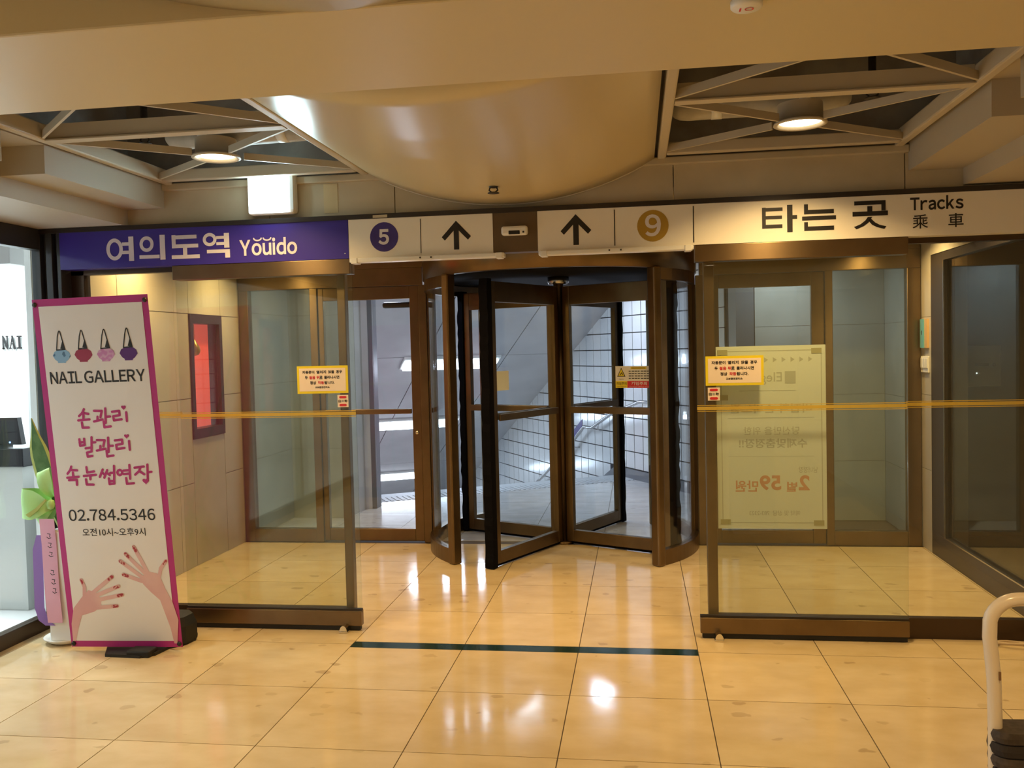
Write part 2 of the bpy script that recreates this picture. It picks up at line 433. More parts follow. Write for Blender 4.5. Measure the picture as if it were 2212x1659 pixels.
BAN = '''{"rows":[[[[0.3507,0.6919],[0.3361,0.6822],[0.3024,0.6729]],[[0.3327,0.6823],[0.3854,0.6783]],[[0.3418,0.676],[0.3373,0.663]],[[0.2914,0.6607],[0.3914,0.663]],[[0.3208,0.6545],[0.3226,0.6399],[0.3768,0.6399]],[[0.4388,0.6863],[0.506,0.6854],[0.4889,0.6682]],[[0.4635,0.6696],[0.4602,0.6599]],[[0.4287,0.6567],[0.5058,0.6615]],[[0.5386,0.6922],[0.5295,0.6517]],[[0.5352,0.6687],[0.5736,0.6693]],[[0.5128,0.6556],[0.5141,0.6395],[0.57,0.6417]],[[0.5948,0.6824],[0.657,0.6841],[0.6576,0.6725],[0.6017,0.6696],[0.6035,0.658],[0.6717,0.6607]],[[0.7171,0.6797],[0.7159,0.6554]]],[[[0.2819,0.6075],[0.2824,0.5892],[0.3237,0.5909],[0.3241,0.6084]],[[0.2809,0.598],[0.3234,0.5997]],[[0.391,0.6123],[0.3828,0.585]],[[0.3871,0.5974],[0.4201,0.5981]],[[0.3295,0.5813],[0.3823,0.5836],[0.3785,0.5722],[0.3366,0.5691],[0.3395,0.5577],[0.3809,0.5594]],[[0.4357,0.6041],[0.5031,0.6032],[0.4859,0.5859]],[[0.4605,0.5873],[0.4571,0.5775]],[[0.4255,0.5742],[0.5028,0.5791]],[[0.5358,0.6101],[0.5266,0.5693]],[[0.5324,0.5864],[0.5709,0.587]],[[0.5099,0.5732],[0.5112,0.557],[0.5673,0.5593]],[[0.5927,0.6017],[0.6551,0.6035],[0.6558,0.5918],[0.5997,0.5889],[0.6014,0.5772],[0.6699,0.58]],[[0.7154,0.5991],[0.7142,0.5747]]],[[[0.1836,0.5305],[0.171,0.5207],[0.1433,0.51]],[[0.171,0.5207],[0.232,0.5192]],[[0.1923,0.5131],[0.1907,0.502]],[[0.137,0.4986],[0.2392,0.5007]],[[0.1505,0.4914],[0.2191,0.4921],[0.2164,0.4777]],[[0.3168,0.5278],[0.3182,0.5123],[0.3805,0.5153]],[[0.2854,0.5027],[0.3942,0.5055]],[[0.342,0.5021],[0.34,0.4929]],[[0.3015,0.4933],[0.3031,0.4781],[0.3642,0.4774]],[[0.458,0.5199],[0.4261,0.4992]],[[0.4497,0.5119],[0.4754,0.5042]],[[0.4971,0.5183],[0.465,0.497]],[[0.4891,0.5114],[0.516,0.5037]],[[0.5608,0.5297],[0.5515,0.4948]],[[0.5226,0.5099],[0.5544,0.5103]],[[0.5039,0.4947],[0.5052,0.478],[0.5475,0.4794],[0.5501,0.4941]],[[0.5046,0.4865],[0.5478,0.4871]],[[0.6279,0.5105],[0.6182,0.5051],[0.6028,0.5031],[0.5889,0.5054],[0.584,0.511],[0.5926,0.5164],[0.6079,0.5184],[0.6218,0.5161],[0.6279,0.5105]],[[0.6968,0.5317],[0.6908,0.4925]],[[0.6409,0.5159],[0.6932,0.5171]],[[0.6399,0.5059],[0.6922,0.5072]],[[0.6566,0.4947],[0.6579,0.4781],[0.7194,0.4796]],[[0.7392,0.5235],[0.8212,0.5265]],[[0.7937,0.525],[0.7754,0.5135],[0.7396,0.5037]],[[0.7756,0.5142],[0.8185,0.5042]],[[0.8542,0.5316],[0.845,0.4921]],[[0.8506,0.5097],[0.8837,0.5111]]]],"hearts":[[0.6993,0.6936,18],[0.6987,0.6131,18],[0.8259,0.485,25]],"bags":[[[[0.1315,0.8433],[0.1487,0.8537],[0.1819,0.8586],[0.2491,0.8583],[0.2782,0.8518],[0.2879,0.8409],[0.2618,0.8305],[0.2423,0.8262],[0.2388,0.8226],[0.1714,0.8229],[0.1707,0.8272],[0.15,0.8322]],[[0.2307,0.8854],[0.248,0.8583],[0.2046,0.8626]],[[0.1707,0.8588],[0.1893,0.895],[0.203,0.9083],[0.2084,0.9111],[0.2163,0.9081],[0.228,0.8872],[0.2441,0.8598]]],[[[0.3226,0.844],[0.3397,0.8544],[0.3727,0.8593],[0.4396,0.859],[0.4687,0.8525],[0.4784,0.8416],[0.4525,0.8313],[0.4331,0.8269],[0.4296,0.8234],[0.3626,0.8237],[0.3618,0.828],[0.3411,0.833]],[[0.4229,0.8849],[0.4408,0.859],[0.3975,0.8632]],[[0.3616,0.8595],[0.3815,0.8945],[0.3951,0.9078],[0.4005,0.9106],[0.4084,0.9076],[0.4202,0.8868],[0.4368,0.8605]]],[[[0.5179,0.8428],[0.5348,0.8533],[0.5676,0.8581],[0.6343,0.8578],[0.6633,0.8513],[0.6731,0.8405],[0.6474,0.8302],[0.6281,0.8258],[0.6247,0.8223],[0.5579,0.8226],[0.5571,0.8269],[0.5364,0.8318]],[[0.6189,0.8848],[0.6366,0.8578],[0.5935,0.862]],[[0.5566,0.8583],[0.5776,0.8943],[0.591,0.9076],[0.5964,0.9103],[0.6043,0.9074],[0.6162,0.8866],[0.6326,0.8593]]],[[[0.7141,0.8434],[0.7309,0.8539],[0.7635,0.8587],[0.83,0.8584],[0.8589,0.8519],[0.8687,0.8411],[0.8432,0.8308],[0.824,0.8265],[0.8207,0.823],[0.7541,0.8232],[0.7533,0.8275],[0.7327,0.8325]],[[0.8154,0.8853],[0.8333,0.8584],[0.7903,0.8626]],[[0.7525,0.8589],[0.7742,0.8948],[0.7875,0.9081],[0.7928,0.9108],[0.8007,0.9078],[0.8127,0.8871],[0.8293,0.8599]]]],"handR":{"palm":[[0.7675,0.2235],[0.8401,0.2191],[0.8756,0.198],[0.8997,0.1733],[0.9505,0.1351],[0.9877,0.0817],[0.9582,0.0113],[0.9319,0.0115],[0.91,0.0594],[0.8437,0.1398],[0.7711,0.1631],[0.71,0.1863],[0.6819,0.2054]],"fing":[[[0.7651,0.216],[0.6598,0.2959]],[[0.7525,0.2123],[0.5793,0.276]],[[0.716,0.2051],[0.5267,0.2551]],[[0.7016,0.1958],[0.5422,0.2154]],[[0.8524,0.2039],[0.8788,0.2338],[0.9308,0.255]]]},"handL":{"palm":[[0.1461,0.1494],[0.2109,0.1698],[0.2779,0.1635],[0.3175,0.1441],[0.3098,0.1213],[0.247,0.1065],[0.127,0.0941],[0.0854,0.0579],[0.0482,0.0177],[0.0214,0.0179],[0.0256,0.0699],[0.0591,0.1157]],"fing":[[[0.2421,0.16],[0.4372,0.2095]],[[0.2626,0.1522],[0.4852,0.1814]],[[0.2817,0.1406],[0.5112,0.1558]],[[0.274,0.1178],[0.4543,0.1228]],[[0.1705,0.153],[0.1796,0.1795],[0.158,0.2006]]]},"nail":[[0.0776,0.7655],[0.9225,0.7983]],"nail2":[[0.0953,0.7988],[0.3417,0.7636]]}'''
def mapped(mb, fn): mb.v = [tuple(fn(Vector(p))) for p in mb.v]; return mb
MB.map = mapped
def clip(poly, nx, ny, c):
    """keep the part of a 2D polygon with nx*x+ny*y <= c"""
    out = []
    for i in range(len(poly)):
        a, b = poly[i], poly[(i+1) % len(poly)]
        da, db = nx*a[0]+ny*a[1]-c, nx*b[0]+ny*b[1]-c
        if da <= 0: out.append(a)
        if (da < 0 < db) or (db < 0 < da):
            t = da/(da-db); out.append((a[0]+(b[0]-a[0])*t, a[1]+(b[1]-a[1])*t))
    return out

# ================================================================== FLOOR OF THE HALL
XL, XR = -3.43, 2.25            # hall side walls
VL, VR = -3.27, 2.10            # vestibule side walls
YF, YR = 4.72, 7.0              # front facade and rear door wall
floor = thing('floor', (-0.6, 3.0, 0), 'polished cream stone floor with thin dark joints', 'floor', kind='structure')
obj('floor_bed', MB().box(XL-0.05, XR+0.05, 0.84, 7.06, -0.06, -0.004), 'grout', floor)
obj('floor_field', MB().box(XL-0.05, XR+0.05, -3.6, 0.842, -0.06, 0.0), 'floor_stone', floor)
GAP = 0.0045
shared = {}
def tile_poly(pts, parent, m='floor_stone', name='floor_tile'):
    if len(pts) < 3: return
    obj(name, MB().prism(pts, 'z', -0.012, 0.0), m, parent)
xs = [-0.327+0.604*k for k in range(-6, 6)]
ys = [3.284+0.61*k for k in range(-4, 7)]
for j in range(len(ys)-1):
    for i in range(len(xs)-1):
        x0, x1 = max(xs[i], XL), min(xs[i+1], XR); y0, y1 = ys[j], min(ys[j+1], 7.06)
        if x1-x0 < 0.03: continue
        strip = -1.6 < x0 < 0.2 and abs(y0-4.504) < 0.01
        strip2 = -1.6 < x0 < 0.2 and abs(y1-4.504) < 0.01
        if strip: y0 = 4.545
        if strip2: y1 = 4.455
        full = abs(x1-x0-0.604) < 1e-4 and not strip and not strip2 and abs(y1-y0-0.61) < 1e-4
        g = GAP/2
        if full:
            if 'tile' not in shared:
                me = MB().box(-0.302+g, 0.302-g, -0.305+g, 0.305-g, -0.012, 0).mesh('floor_tile'); me.materials.append(MATS['floor_stone']); shared['tile'] = me
            inst('floor_tile', shared['tile'], ((x0+x1)/2, (y0+y1)/2, 0), floor)
        else:
            obj('floor_tile', MB().box(x0+g, x1-g, y0+g, y1-g, -0.012, 0), 'floor_stone', floor)
        if strip:
            tag(obj('inlay_strip', MB().box(x0+0.001, x1-0.001, 4.4565, 4.5435, -0.012, 0.0), 'strip_green', floor), 'dark green stone strip set into the floor')

# ================================================================== CEILING OF THE HALL
ZV, ZB = 2.53, 2.33
ceil = thing('ceiling', (-0.6, 3.3, 2.33), 'cream painted ceiling with sagging vaults, cross beam and open light wells', 'ceiling', kind='structure')
obj('cross_beam', MB().box(-3.46, 2.3, 1.965, 2.578, ZB, 3.2, 0.006), 'ceiling_paint', ceil)
def vault(y0, y1):
    m = MB(); n = 28; xa, xb = -1.43, 0.105; c = (xa+xb)/2; h = (xb-xa)/2; sag = 0.198
    R = (h*h+sag*sag)/(2*sag); zc = ZB+R
    rows = 10; pts = []
    for q in range(rows+1):
        y = y0+(y1-y0)*q/rows
        for i in range(n+1):
            x = xa+(xb-xa)*i/n
            pts.append((x, y, zc-math.sqrt(R*R-(x-c)**2)))
    fs = [(q*(n+1)+i, q*(n+1)+i+1, (q+1)*(n+1)+i+1, (q+1)*(n+1)+i) for q in range(rows) for i in range(n)]
    m.add(pts, fs, True)
    m.add([(p[0], p[1], p[2]+0.012) for p in pts], fs, True)
    # closed edges
    for q in range(rows):
        for i in (0, n):
            a = pts[q*(n+1)+i]; b = pts[(q+1)*(n+1)+i]
            m.add([a, b, (b[0], b[1], b[2]+0.03), (a[0], a[1], a[2]+0.03)], [(0, 1, 2, 3)])
    for i in range(n):
        for q in (0, rows):
            a = pts[q*(n+1)+i]; b = pts[q*(n+1)+i+1]
            m.add([a, b, (b[0], b[1], b[2]+0.012), (a[0], a[1], a[2]+0.012)], [(0, 1, 2, 3)])
    return m
obj('vault_panel', vault(2.57, 4.735), 'vault_paint', ceil)
obj('vault_panel', vault(-3.5, 1.97), 'vault_paint', ceil)
vt = MB()
for i in range(29):       # thin bead where the vault meets the fascia
    x = -1.43+1.535*i/28; h = 1.535/2; sag = 0.198; R = (h*h+sag*sag)/(2*sag)
    vt.v.append((x, 4.726, ZB+R-math.sqrt(R*R-(x+0.6625)**2)))
bead = [Vector(p) for p in vt.v]
obj('vault_edge', MB().tube(bead, 0.006, 6), 'frame_paint', ceil)
# flat fields behind the beam, towards and behind the camera
obj('ceiling_field', MB().box(-3.46, -1.43, -3.5, 1.965, 2.53, 2.60), 'ceiling_paint', ceil)
obj('ceiling_field', MB().box(0.105, 2.3, -3.5, 1.965, 2.53, 2.60), 'ceiling_paint', ceil)
# upper void over the light wells
obj('void_slab', MB().box(-3.6, 2.4, 2.5, 4.9, 3.10, 3.16), 'plenum', ceil)
obj('void_wall', MB().box(-3.6, 2.4, 4.80, 4.86, 2.53, 3.12), 'plenum', ceil)
obj('void_wall', MB().box(-2.95, -2.89, 2.5, 4.82, 2.56, 3.12), 'plenum', ceil)
obj('void_wall', MB().box(1.62, 1.68, 2.5, 4.82, 2.56, 3.12), 'plenum', ceil)
obj('void_beam', MB().box(-2.9, 1.62, 3.02, 3.16, 2.95, 3.11), 'plenum', ceil)
# stepped soffits along the side walls
obj('soffit_step', MB().box(-2.88, -2.645, 3.715, 4.74, 2.40, 2.535), 'step_paint', ceil)
obj('soffit_step', MB().box(-2.88, -2.645, 2.57, 3.44, 2.40, 2.535), 'step_paint', ceil)
obj('soffit_step', MB().box(-3.46, -2.87, 2.57, 4.74, 2.31, 2.56), 'step_paint', ceil)
obj('soffit_step', MB().box(1.37, 1.64, 3.68, 4.74, 2.405, 2.55), 'step_paint', ceil)
obj('soffit_step', MB().box(1.37, 1.64, 2.57, 3.42, 2.405, 2.55), 'step_paint', ceil)
obj('soffit_step', MB().box(1.63, 2.3, 2.57, 4.74, 2.32, 2.56), 'step_paint', ceil)
obj('well_cover', MB().box(-2.88, -2.645, 3.43, 3.72, 2.53, 2.56), 'step_paint', ceil)
obj('well_cover', MB().box(1.37, 1.64, 3.41, 3.69, 2.55, 2.57), 'step_paint', ceil)

# light well frames: rails, cross bar and diagonal straps
def well(x0, x1, name, label):
    t = thing(name, ((x0+x1)/2, 3.65, 2.50), label, 'ceiling frame', 'steel frames of the light wells')
    for x in (x0, x1):
        obj('side_rail', MB().box(x-0.022, x+0.022, 2.58, 4.72, 2.525, 2.60, 0.008), 'frame_paint', t)
    cb = obj('cross_bar', MB().box(x0+0.022, x1-0.022, 3.645, 3.66, 2.530, 2.60), 'frame_paint', t)
    obj('flange', MB().box(x0+0.022, x1-0.022, 3.63, 3.69, 2.524, 2.530), 'frame_paint', cb)
    obj('end_bar', MB().box(x0+0.022, x1-0.022, 4.60, 4.645, 2.525, 2.585, 0.006), 'frame_paint', t)
    cx = (x0+x1)/2; cy = 4.16
    for sx in (-1, 1):
        for ex, ey in ((x0 if sx < 0 else x1, 3.69), (x0 if sx < 0 else x1, 4.60)):
            dx, dy = ex-cx, ey-cy; L = math.hypot(dx, dy)
            a = (cx+dx/L*0.125, cy+dy/L*0.125, 2.548); b = (ex-dx/L*0.02, ey-dy/L*0.02, 2.548)
            obj('strap', MB().bar(a, b, 0.012, 0.034), 'frame_paint', t)
    for sx in (-1, 1):
        ex = x0 if sx < 0 else x1
        obj('strap', MB().bar((ex-sx*0.02, 3.62, 2.548), (cx+sx*0.06, 3.16, 2.548), 0.012, 0.034), 'frame_paint', t)
        obj('strap', MB().bar((ex-sx*0.02, 2.62, 2.548), (cx+sx*0.06, 3.08, 2.548), 0.012, 0.034), 'frame_paint', t)
    return cx, cy
cxl, cyl = well(-2.60, -1.455, 'light_well_frame', 'cream steel frame with crossed straps above the purple station sign')
cxr, cyr = well(0.145, 1.32, 'light_well_frame', 'cream steel frame with crossed straps above the right-hand white sign')

def downlight(x, y, z, label, power, R=0.115, depth=0.09, group='round warm ceiling lights', lampmat='lamp_warm', spread=150):
    t = thing('ceiling_light', (x, y, z), label, 'ceiling light', group)
    obj('housing', MB().lathe([(R*0.86, depth), (R*0.86, 0.012), (R, 0.010), (R*1.02, 0.0), (R*0.94, -0.004), (R*0.86, 0.0), (R*0.80, 0.012)], (x, y, z), 32), 'frame_paint', t)
    obj('housing_lid', MB().lathe([(0.0, depth), (R*0.86, depth)], (x, y, z), 32), 'frame_paint', t)
    tag(obj('lamp_disc', MB().lathe([(0.0, 0.010), (R*0.55, 0.007), (R*0.80, 0.012), (R*0.80, 0.016), (0.0, 0.018)], (x, y, z), 32), lampmat, t), 'glowing warm white disc')
    area('lamp_glow', t, (x, y, z-0.006), R*1.5, 0, power, WARM, disk=True, spread=spread)
    return t
downlight(cxl-0.01, cyl, 2.53, 'round warm downlight held by straps above the purple sign', P_DOWN, spread=132)
downlight(cxr+0.01, cyr, 2.53, 'round warm downlight held by straps above the 타는 곳 lettering', P_DOWN*1.15, spread=132)
# added downlights out of view that brighten the hall
for (x, y, lb) in ((-2.1, 0.9, 'added unseen left downlight nearest behind the cross beam'), (0.75, 0.9, 'added unseen right downlight nearest behind the cross beam'), (-2.1, -1.6, 'added unseen left downlight by the back wall of the hall'), (0.9, -1.6, 'added unseen right downlight by the back wall of the hall')):
    downlight(x, y, 2.52, lb, P_FILL, depth=0.03)

# pipes and fittings in the wells
def duct(p0, p1, r, label):
    t = thing('wrapped_duct', ((p0[0]+p1[0])/2, (p0[1]+p1[1])/2, p0[2]-r), label, 'duct', 'wrapped ducts in the light wells')
    a, b = Vector(p0), Vector(p1); d = (b-a)
    pts = [a+d*k for k in (0, 0.02, 0.05, 0.1, 0.3, 0.5, 0.7, 0.9, 0.95, 0.98, 1)]
    obj('duct_body', MB().tube(pts, [r*0.45, r*0.75, r*0.92, r, r, r*1.02, r, r, r*0.92, r*0.75, r*0.45], 16), 'duct_wrap', t)
    for k in (0.26, 0.74): obj('tape_band', MB().tube([a+d*(k-0.03), a+d*(k+0.03)], r*1.03, 16), 'tape_white', t)
duct((-2.36, 4.29, 2.675), (-1.50, 4.25, 2.675), 0.062, 'pale wrapped duct lying above the strapped frame on the left')
duct((0.18, 4.36, 2.69), (1.00, 4.33, 2.69), 0.065, 'pale wrapped duct lying above the strapped frame on the right')
duct((-2.22, 3.42, 2.72), (-1.80, 3.42, 2.72), 0.085, 'short wrapped duct end behind the left cross bar')
duct((0.62, 3.45, 2.72), (1.10, 3.45, 2.72), 0.075, 'short wrapped duct end behind the right cross bar')
def sprinkler(x, y, z, label, drop=0.09, g='sprinkler heads', k=1.5):
    t = thing('sprinkler_head', (x, y, z), label, 'sprinkler', g)
    obj('stem', MB().lathe([(0.0, drop), (0.011*k, drop), (0.011*k, 0.035*k), (0.017*k, 0.033*k), (0.017*k, 0.02*k), (0.010*k, 0.018*k), (0.0, 0.018*k)], (x, y, z), 12), 'iron_dark', t)
    for s_ in (-1, 1): obj('frame_arm', MB().tube([(x+s_*0.012*k, y, z+0.02*k), (x+s_*0.016*k, y, z+0.010*k), (x+s_*0.004*k, y, z)], 0.003*k, 6), 'iron_dark', t)
    obj('deflector', MB().lathe([(0.0, 0.002), (0.020*k, 0.002), (0.022*k, 0.0), (0.022*k, -0.002), (0.0, -0.002)], (x, y, z), 12), 'iron_dark', t)
sprinkler(-2.33, 4.02, 2.585, 'dark sprinkler head hanging in the left light well', 0.5)
sprinkler(1.01, 3.99, 2.585, 'dark sprinkler head hanging in the right light well', 0.5)
sprinkler(-0.665, 4.20, 2.300, 'small dark sprinkler head under the sagging centre vault', 0.034, k=1.3)
t = thing('concealed_sprinkler', (0.26, 2.10, 2.312), 'white round cap with red marks under the cross beam', 'sprinkler')
obj('cap', MB().lathe([(0, 0), (0.032, 0.0), (0.036, 0.004), (0.036, 0.017), (0, 0.017)], (0.26, 2.10, 2.312), 24), 'plastic_white', t)
pl = Plane((0.26, 2.10, 2.312), (1, 0, 0), (0, 1, 0), (0, 0, -1))
mk = MB(); stroke2(mk, pl, [(-0.014, -0.008), (-0.014, 0.010)], 0.004); ring2(mk, pl, 0.006, 0.0, 0.010, 0.010, 0.003)
obj('red_mark', mk, 'print_red', t)

# fascia above the signs
wf = thing('wall_front', (-0.6, 4.76, 2.30), 'beige fascia above the station signs', 'wall', kind='structure')
for a, b in ((-3.46, -2.02), (-2.015, -1.30), (-1.295, 0.20), (0.205, 1.35), (1.355, 2.3)):
    obj('fascia_panel', MB().box(a, b, 4.74, 4.80, 2.305, 2.53), 'fascia_paint', wf)
obj('ledge', MB().box(-2.645, 1.37, 4.712, 4.80, 2.495, 2.535, 0.006), 'fascia_paint', wf)
obj('patch', MB().box(-1.70, -1.62, 4.737, 4.742, 2.33, 2.49), 'ceiling_paint', wf)
obj('trim_1', MB().box(-3.46, 2.3, 4.695, 4.80, 2.282, 2.308), 'iron_dark', None, 'dark strip running along the top of the signs', 'trim', kind='structure')
obj('bracket', MB().box(-1.41, -1.33, 4.69, 4.71, 2.285, 2.30), 'fascia_paint', wf)

# ================================================================== SIGNS
SY = 4.70
sp = Plane((0, SY, 0), (1, 0, 0), (0, 0, 1), (0, -1, 0))
t = thing('station_sign', (-2.42, SY, 2.075), 'long purple sign panel reading 여의도역 Youido', 'sign')
obj('panel', MB().box(-3.275, -1.555, SY, 4.78, 2.072, 2.282), 'purple_panel', t)
K = 1/2.765
def zl(x, y):   # sign drawing units -> metres on the panel
    yy = y+0.040*(x-650)
    return (-2.978+(x-650)*(2.24+0.745-2.24)/(1383-650), 2.1775-(yy-985)*0.00097)
m = MB()
def zrect(x0, x1, y0, y1): # keep strokes level: tilt removed at the stroke's own centre
    cx = (x0+x1)/2; k = 0.745/(1383-650); yc = 0.040*(cx-650)
    rect2(m, sp, -2.985+(x0-650)*k, -2.985+(x1-650)*k, 2.1775-(y1+yc-985)*0.00100, 2.1775-(y0+yc-985)*0.00100)
def zring(x, y, rx, ry, tt):
    k = 0.745/(1383-650)
    ring2(m, sp, -2.985+(x-650)*k, 2.1775-(y+0.040*(x-650)-985)*0.00100, rx*k, ry*0.00100, tt*k)
zring(700, 985, 50, 62, 21); zrect(785, 815, 912, 1050); zrect(745, 786, 945, 964); zrect(745, 786, 992, 1011)
zring(893, 955, 42, 44, 19); zrect(848, 968, 1016, 1036); zrect(972, 1003, 903, 1042)
zrect(1043, 1190, 905, 926); zrect(1043, 1066, 905, 975); zrect(1043, 1198, 955, 976); zrect(1108, 1132, 975, 1018); zrect(1040, 1205, 1015, 1036)
zring(1266, 930, 40, 37, 18); zrect(1350, 1380, 893, 975); zrect(1305, 1351, 910, 926); zrect(1305, 1351, 944, 960); zrect(1248, 1382, 985, 1004); zrect(1354, 1382, 985, 1030)
obj('hangul_lettering', m, 'print_white', t)
m = letters(MB(), sp, 'Youido', -2.184, -1.848, 2.113, 2.204, bold=0.028, track=0.06)
for cx in (-2.077, -2.021): stroke2(m, sp, [(cx+0.022*math.cos(PI+PI*k/6), 2.203+0.012*math.sin(PI+PI*k/6)) for k in range(7)], 0.008)
obj('latin_lettering', m, 'print_white', t)
obj('screw', MB().lathe([(0, 0), (0.004, 0), (0.004, 0.003), (0, 0.003)], (0, 0, 0), 10).map(lambda p: Vector((-1.575+p.x, SY-p.z, 2.10+p.y))), 'steel', t)

t = thing('direction_sign', (-1.15, SY, 2.075), 'white sign panel with purple 5 badge and upward arrow', 'sign', 'white direction signs')
obj('panel', MB().box(-1.552, -0.753, SY, 4.78, 2.072, 2.282), 'white_panel', t)
b = obj('line_badge', disc2(MB(), sp, -1.352, 2.181, 0.079, 0.080), 'print_purple', t)
obj('numeral', text(MB(), sp, '５', -1.384, -1.324, 2.139, 2.223, d=0.003, bold=0.035), 'print_white', b)
obj('divider', rect2(MB(), sp, -1.150, -1.146, 2.085, 2.270), 'print_black', t)
def arrow(cx, zt, zb, hw, th):
    m = MB()
    rect2(m, sp, cx-th*0.5, cx+th*0.5, zb, zt-th*0.8)
    a = 0.085*hw/0.08
    poly2(m, sp, [(cx, zt), (cx+hw, zt-a), (cx+hw-th*0.60, zt-a-th*0.68), (cx, zt-th*1.35), (cx-hw+th*0.60, zt-a-th*0.68), (cx-hw, zt-a)], 0.0017)
    return m
obj('arrow', arrow(-0.952, 2.251, 2.097, 0.080, 0.028), 'print_black', t)

t = thing('tracks_sign', (0.7, SY, 2.075), 'long white sign panel with upward arrow, gold 9 badge and 타는 곳 Tracks', 'sign', 'white direction signs')
obj('panel', MB().box(-0.512, 2.29, SY, 4.78, 2.072, 2.282), 'white_panel', t)
obj('arrow', arrow(-0.309, 2.257, 2.096, 0.081, 0.029), 'print_black', t)
b = obj('line_badge', disc2(MB(), sp, 0.092, 2.179, 0.081, 0.082), 'print_gold', t)
obj('numeral', text(MB(), sp, '９', 0.052, 0.134, 2.124, 2.238, d=0.003, bold=0.022), 'print_white', b)
for x in (-0.106, 0.300): obj('divider', rect2(MB(), sp, x-0.0025, x+0.0025, 2.084, 2.272), 'print_black', t)
m = MB(); KX = 0.613/732
def tr_(x0, x1, y0, y1):
    cx = (x0+x1)/2; yc = 0.047*(cx-670)
    rect2(m, sp, 0.645+(x0-670)*KX, 0.645+(x1-670)*KX, 2.188-(y1+yc-262)*0.00092, 2.188-(y0+yc-262)*0.00092)
def tp(pts):
    cx = sum(p[0] for p in pts)/len(pts); yc = 0.047*(cx-670)
    poly2(m, sp, [(0.645+(x-670)*KX, 2.188-(y+yc-262)*0.00092) for x, y in pts])
tr_(670, 792, 198, 217); tr_(670, 788, 243, 261); tr_(670, 790, 291, 311); tr_(670, 692, 198, 311); tr_(818, 850, 181, 331); tr_(850, 877, 237, 258)
tr_(918, 941, 178, 229); tr_(918, 1092, 206, 229); tr_(906, 1104, 241, 263); tr_(918, 940, 276, 320); tr_(918, 1092, 297, 320)
tr_(1210, 1390, 157, 179); tr_(1366, 1390, 157, 209); tr_(1285, 1314, 186, 216); tr_(1200, 1403, 214, 239)
tp([(1288, 246), (1314, 246), (1290, 278), (1262, 296), (1222, 311), (1208, 298), (1246, 284), (1274, 264)])
tp([(1290, 262), (1306, 252), (1330, 274), (1356, 288), (1394, 297), (1382, 311), (1340, 300), (1312, 286)])
obj('hangul_lettering', m, 'print_black', t)
obj('latin_lettering', letters(MB(), sp, 'Tracks', 1.365, 1.617, 2.202, 2.268, bold=0.028, track=0.07), 'print_black', t)
obj('hanja_letter', text(MB(), sp, '乘', 1.376, 1.450, 2.108, 2.178, bold=0.006), 'print_black', t)
obj('hanja_letter', text(MB(), sp, '車', 1.545, 1.617, 2.108, 2.178, bold=0.006), 'print_black', t)

obj('trim_2', MB().box(-0.752, -0.513, SY+0.002, 4.78, 2.072, 2.282), 'cover_brown', None, 'brown cover plate between the two white signs', 'trim', kind='structure')
t = thing('door_sensor', (-0.632, SY, 2.155), 'small white motion sensor on the brown plate between the arrows', 'sensor')
obj('housing', MB().box(-0.702, -0.562, SY-0.045, SY+0.002, 2.157, 2.205, 0.012), 'plastic_white', t)
obj('lens', MB().box(-0.662, -0.602, SY-0.048, SY-0.04, 2.160, 2.180, 0.003), 'rubber', t)
obj('indicator', MB().box(-0.588, -0.578, SY-0.047, SY-0.043, 2.166, 2.176, 0.002), 'rubber', t)
def lightbar(x0, x1, label):
    t = thing('light_bar', ((x0+x1)/2, SY, 2.04), label, 'light fitting', 'unlit white light bars')
    obj('body', MB().box(x0, x1, SY-0.025, SY+0.04, 2.046, 2.070, 0.005), 'plastic_white', t)
    obj('end_cap', MB().box(x1-0.045, x1-0.01, SY-0.029, SY+0.042, 2.040, 2.0705, 0.003), 'plastic_white', t)
    obj('end_cap', MB().box(x0+0.01, x0+0.045, SY-0.029, SY+0.042, 2.040, 2.0705, 0.003), 'plastic_white', t)
    for k in (-0.03, 0.03): obj('screw', MB().box((x0+x1)/2+k-0.004, (x0+x1)/2+k+0.004, SY-0.028, SY-0.024, 2.055, 2.063), 'iron_dark', t)
lightbar(-1.545, -0.692, 'slim white light bar under the 5 and arrow sign')
lightbar(-0.508, 0.298, 'slim white light bar under the arrow and 9 sign')

t = thing('exit_sign', (-1.98, 4.70, 2.32), 'glowing white exit light box on the beige fascia', 'exit sign')
obj('housing', MB().box(-2.118, -1.845, 4.665, 4.742, 2.328, 2.572, 0.022), 'plastic_white', t)
tag(obj('lit_face', MB().box(-2.103, -1.873, 4.652, 4.668, 2.333, 2.562, 0.012), 'lamp_exit', t), 'blank glowing white face')
area('sign_glow', t, (-1.988, 4.648, 2.447), 0.22, 0.22, 4.0, (0.55, 0.88, 1.0), rot=(PI/2, 0, 0))

# ================================================================== FRONT FACADE: SLIDING DOORS AND FIXED PANES
def sliding(n, x0, x1, zb, label, inner_right):
    d = thing('door_%d' % n, ((x0+x1)/2, 4.74, 0), label, 'door', kind='structure')
    obj('glass_pane', MB().box(x0, x1, 4.736, 4.746, 0.10, 2.04), 'glass_door', d)
    obj('bottom_rail', MB().box(x0, x1, 4.718, 4.764, 0.028, 0.112, 0.004), 'bronze', d)
    obj('glazing_bead', MB().box(x0, x1, 4.728, 4.754, 0.112, 0.122), 'iron_dark', d)
    obj('header', MB().box(x0, x1+0.0, 4.702, 4.79, zb, 2.071, 0.003), 'bronze', d)
    obj('seal', MB().box(x0+0.01, x1-0.01, 4.725, 4.757, 0.004, 0.028), 'rubber', d)
    for za, zc in ((1.2015, 1.2055), (1.210, 1.228), (1.2325, 1.2365)):
        obj('yellow_stripe', MB().box(x0+0.001, x1-0.001, 4.7350, 4.7358, za, zc), 'stripe_yellow', d)
    return d
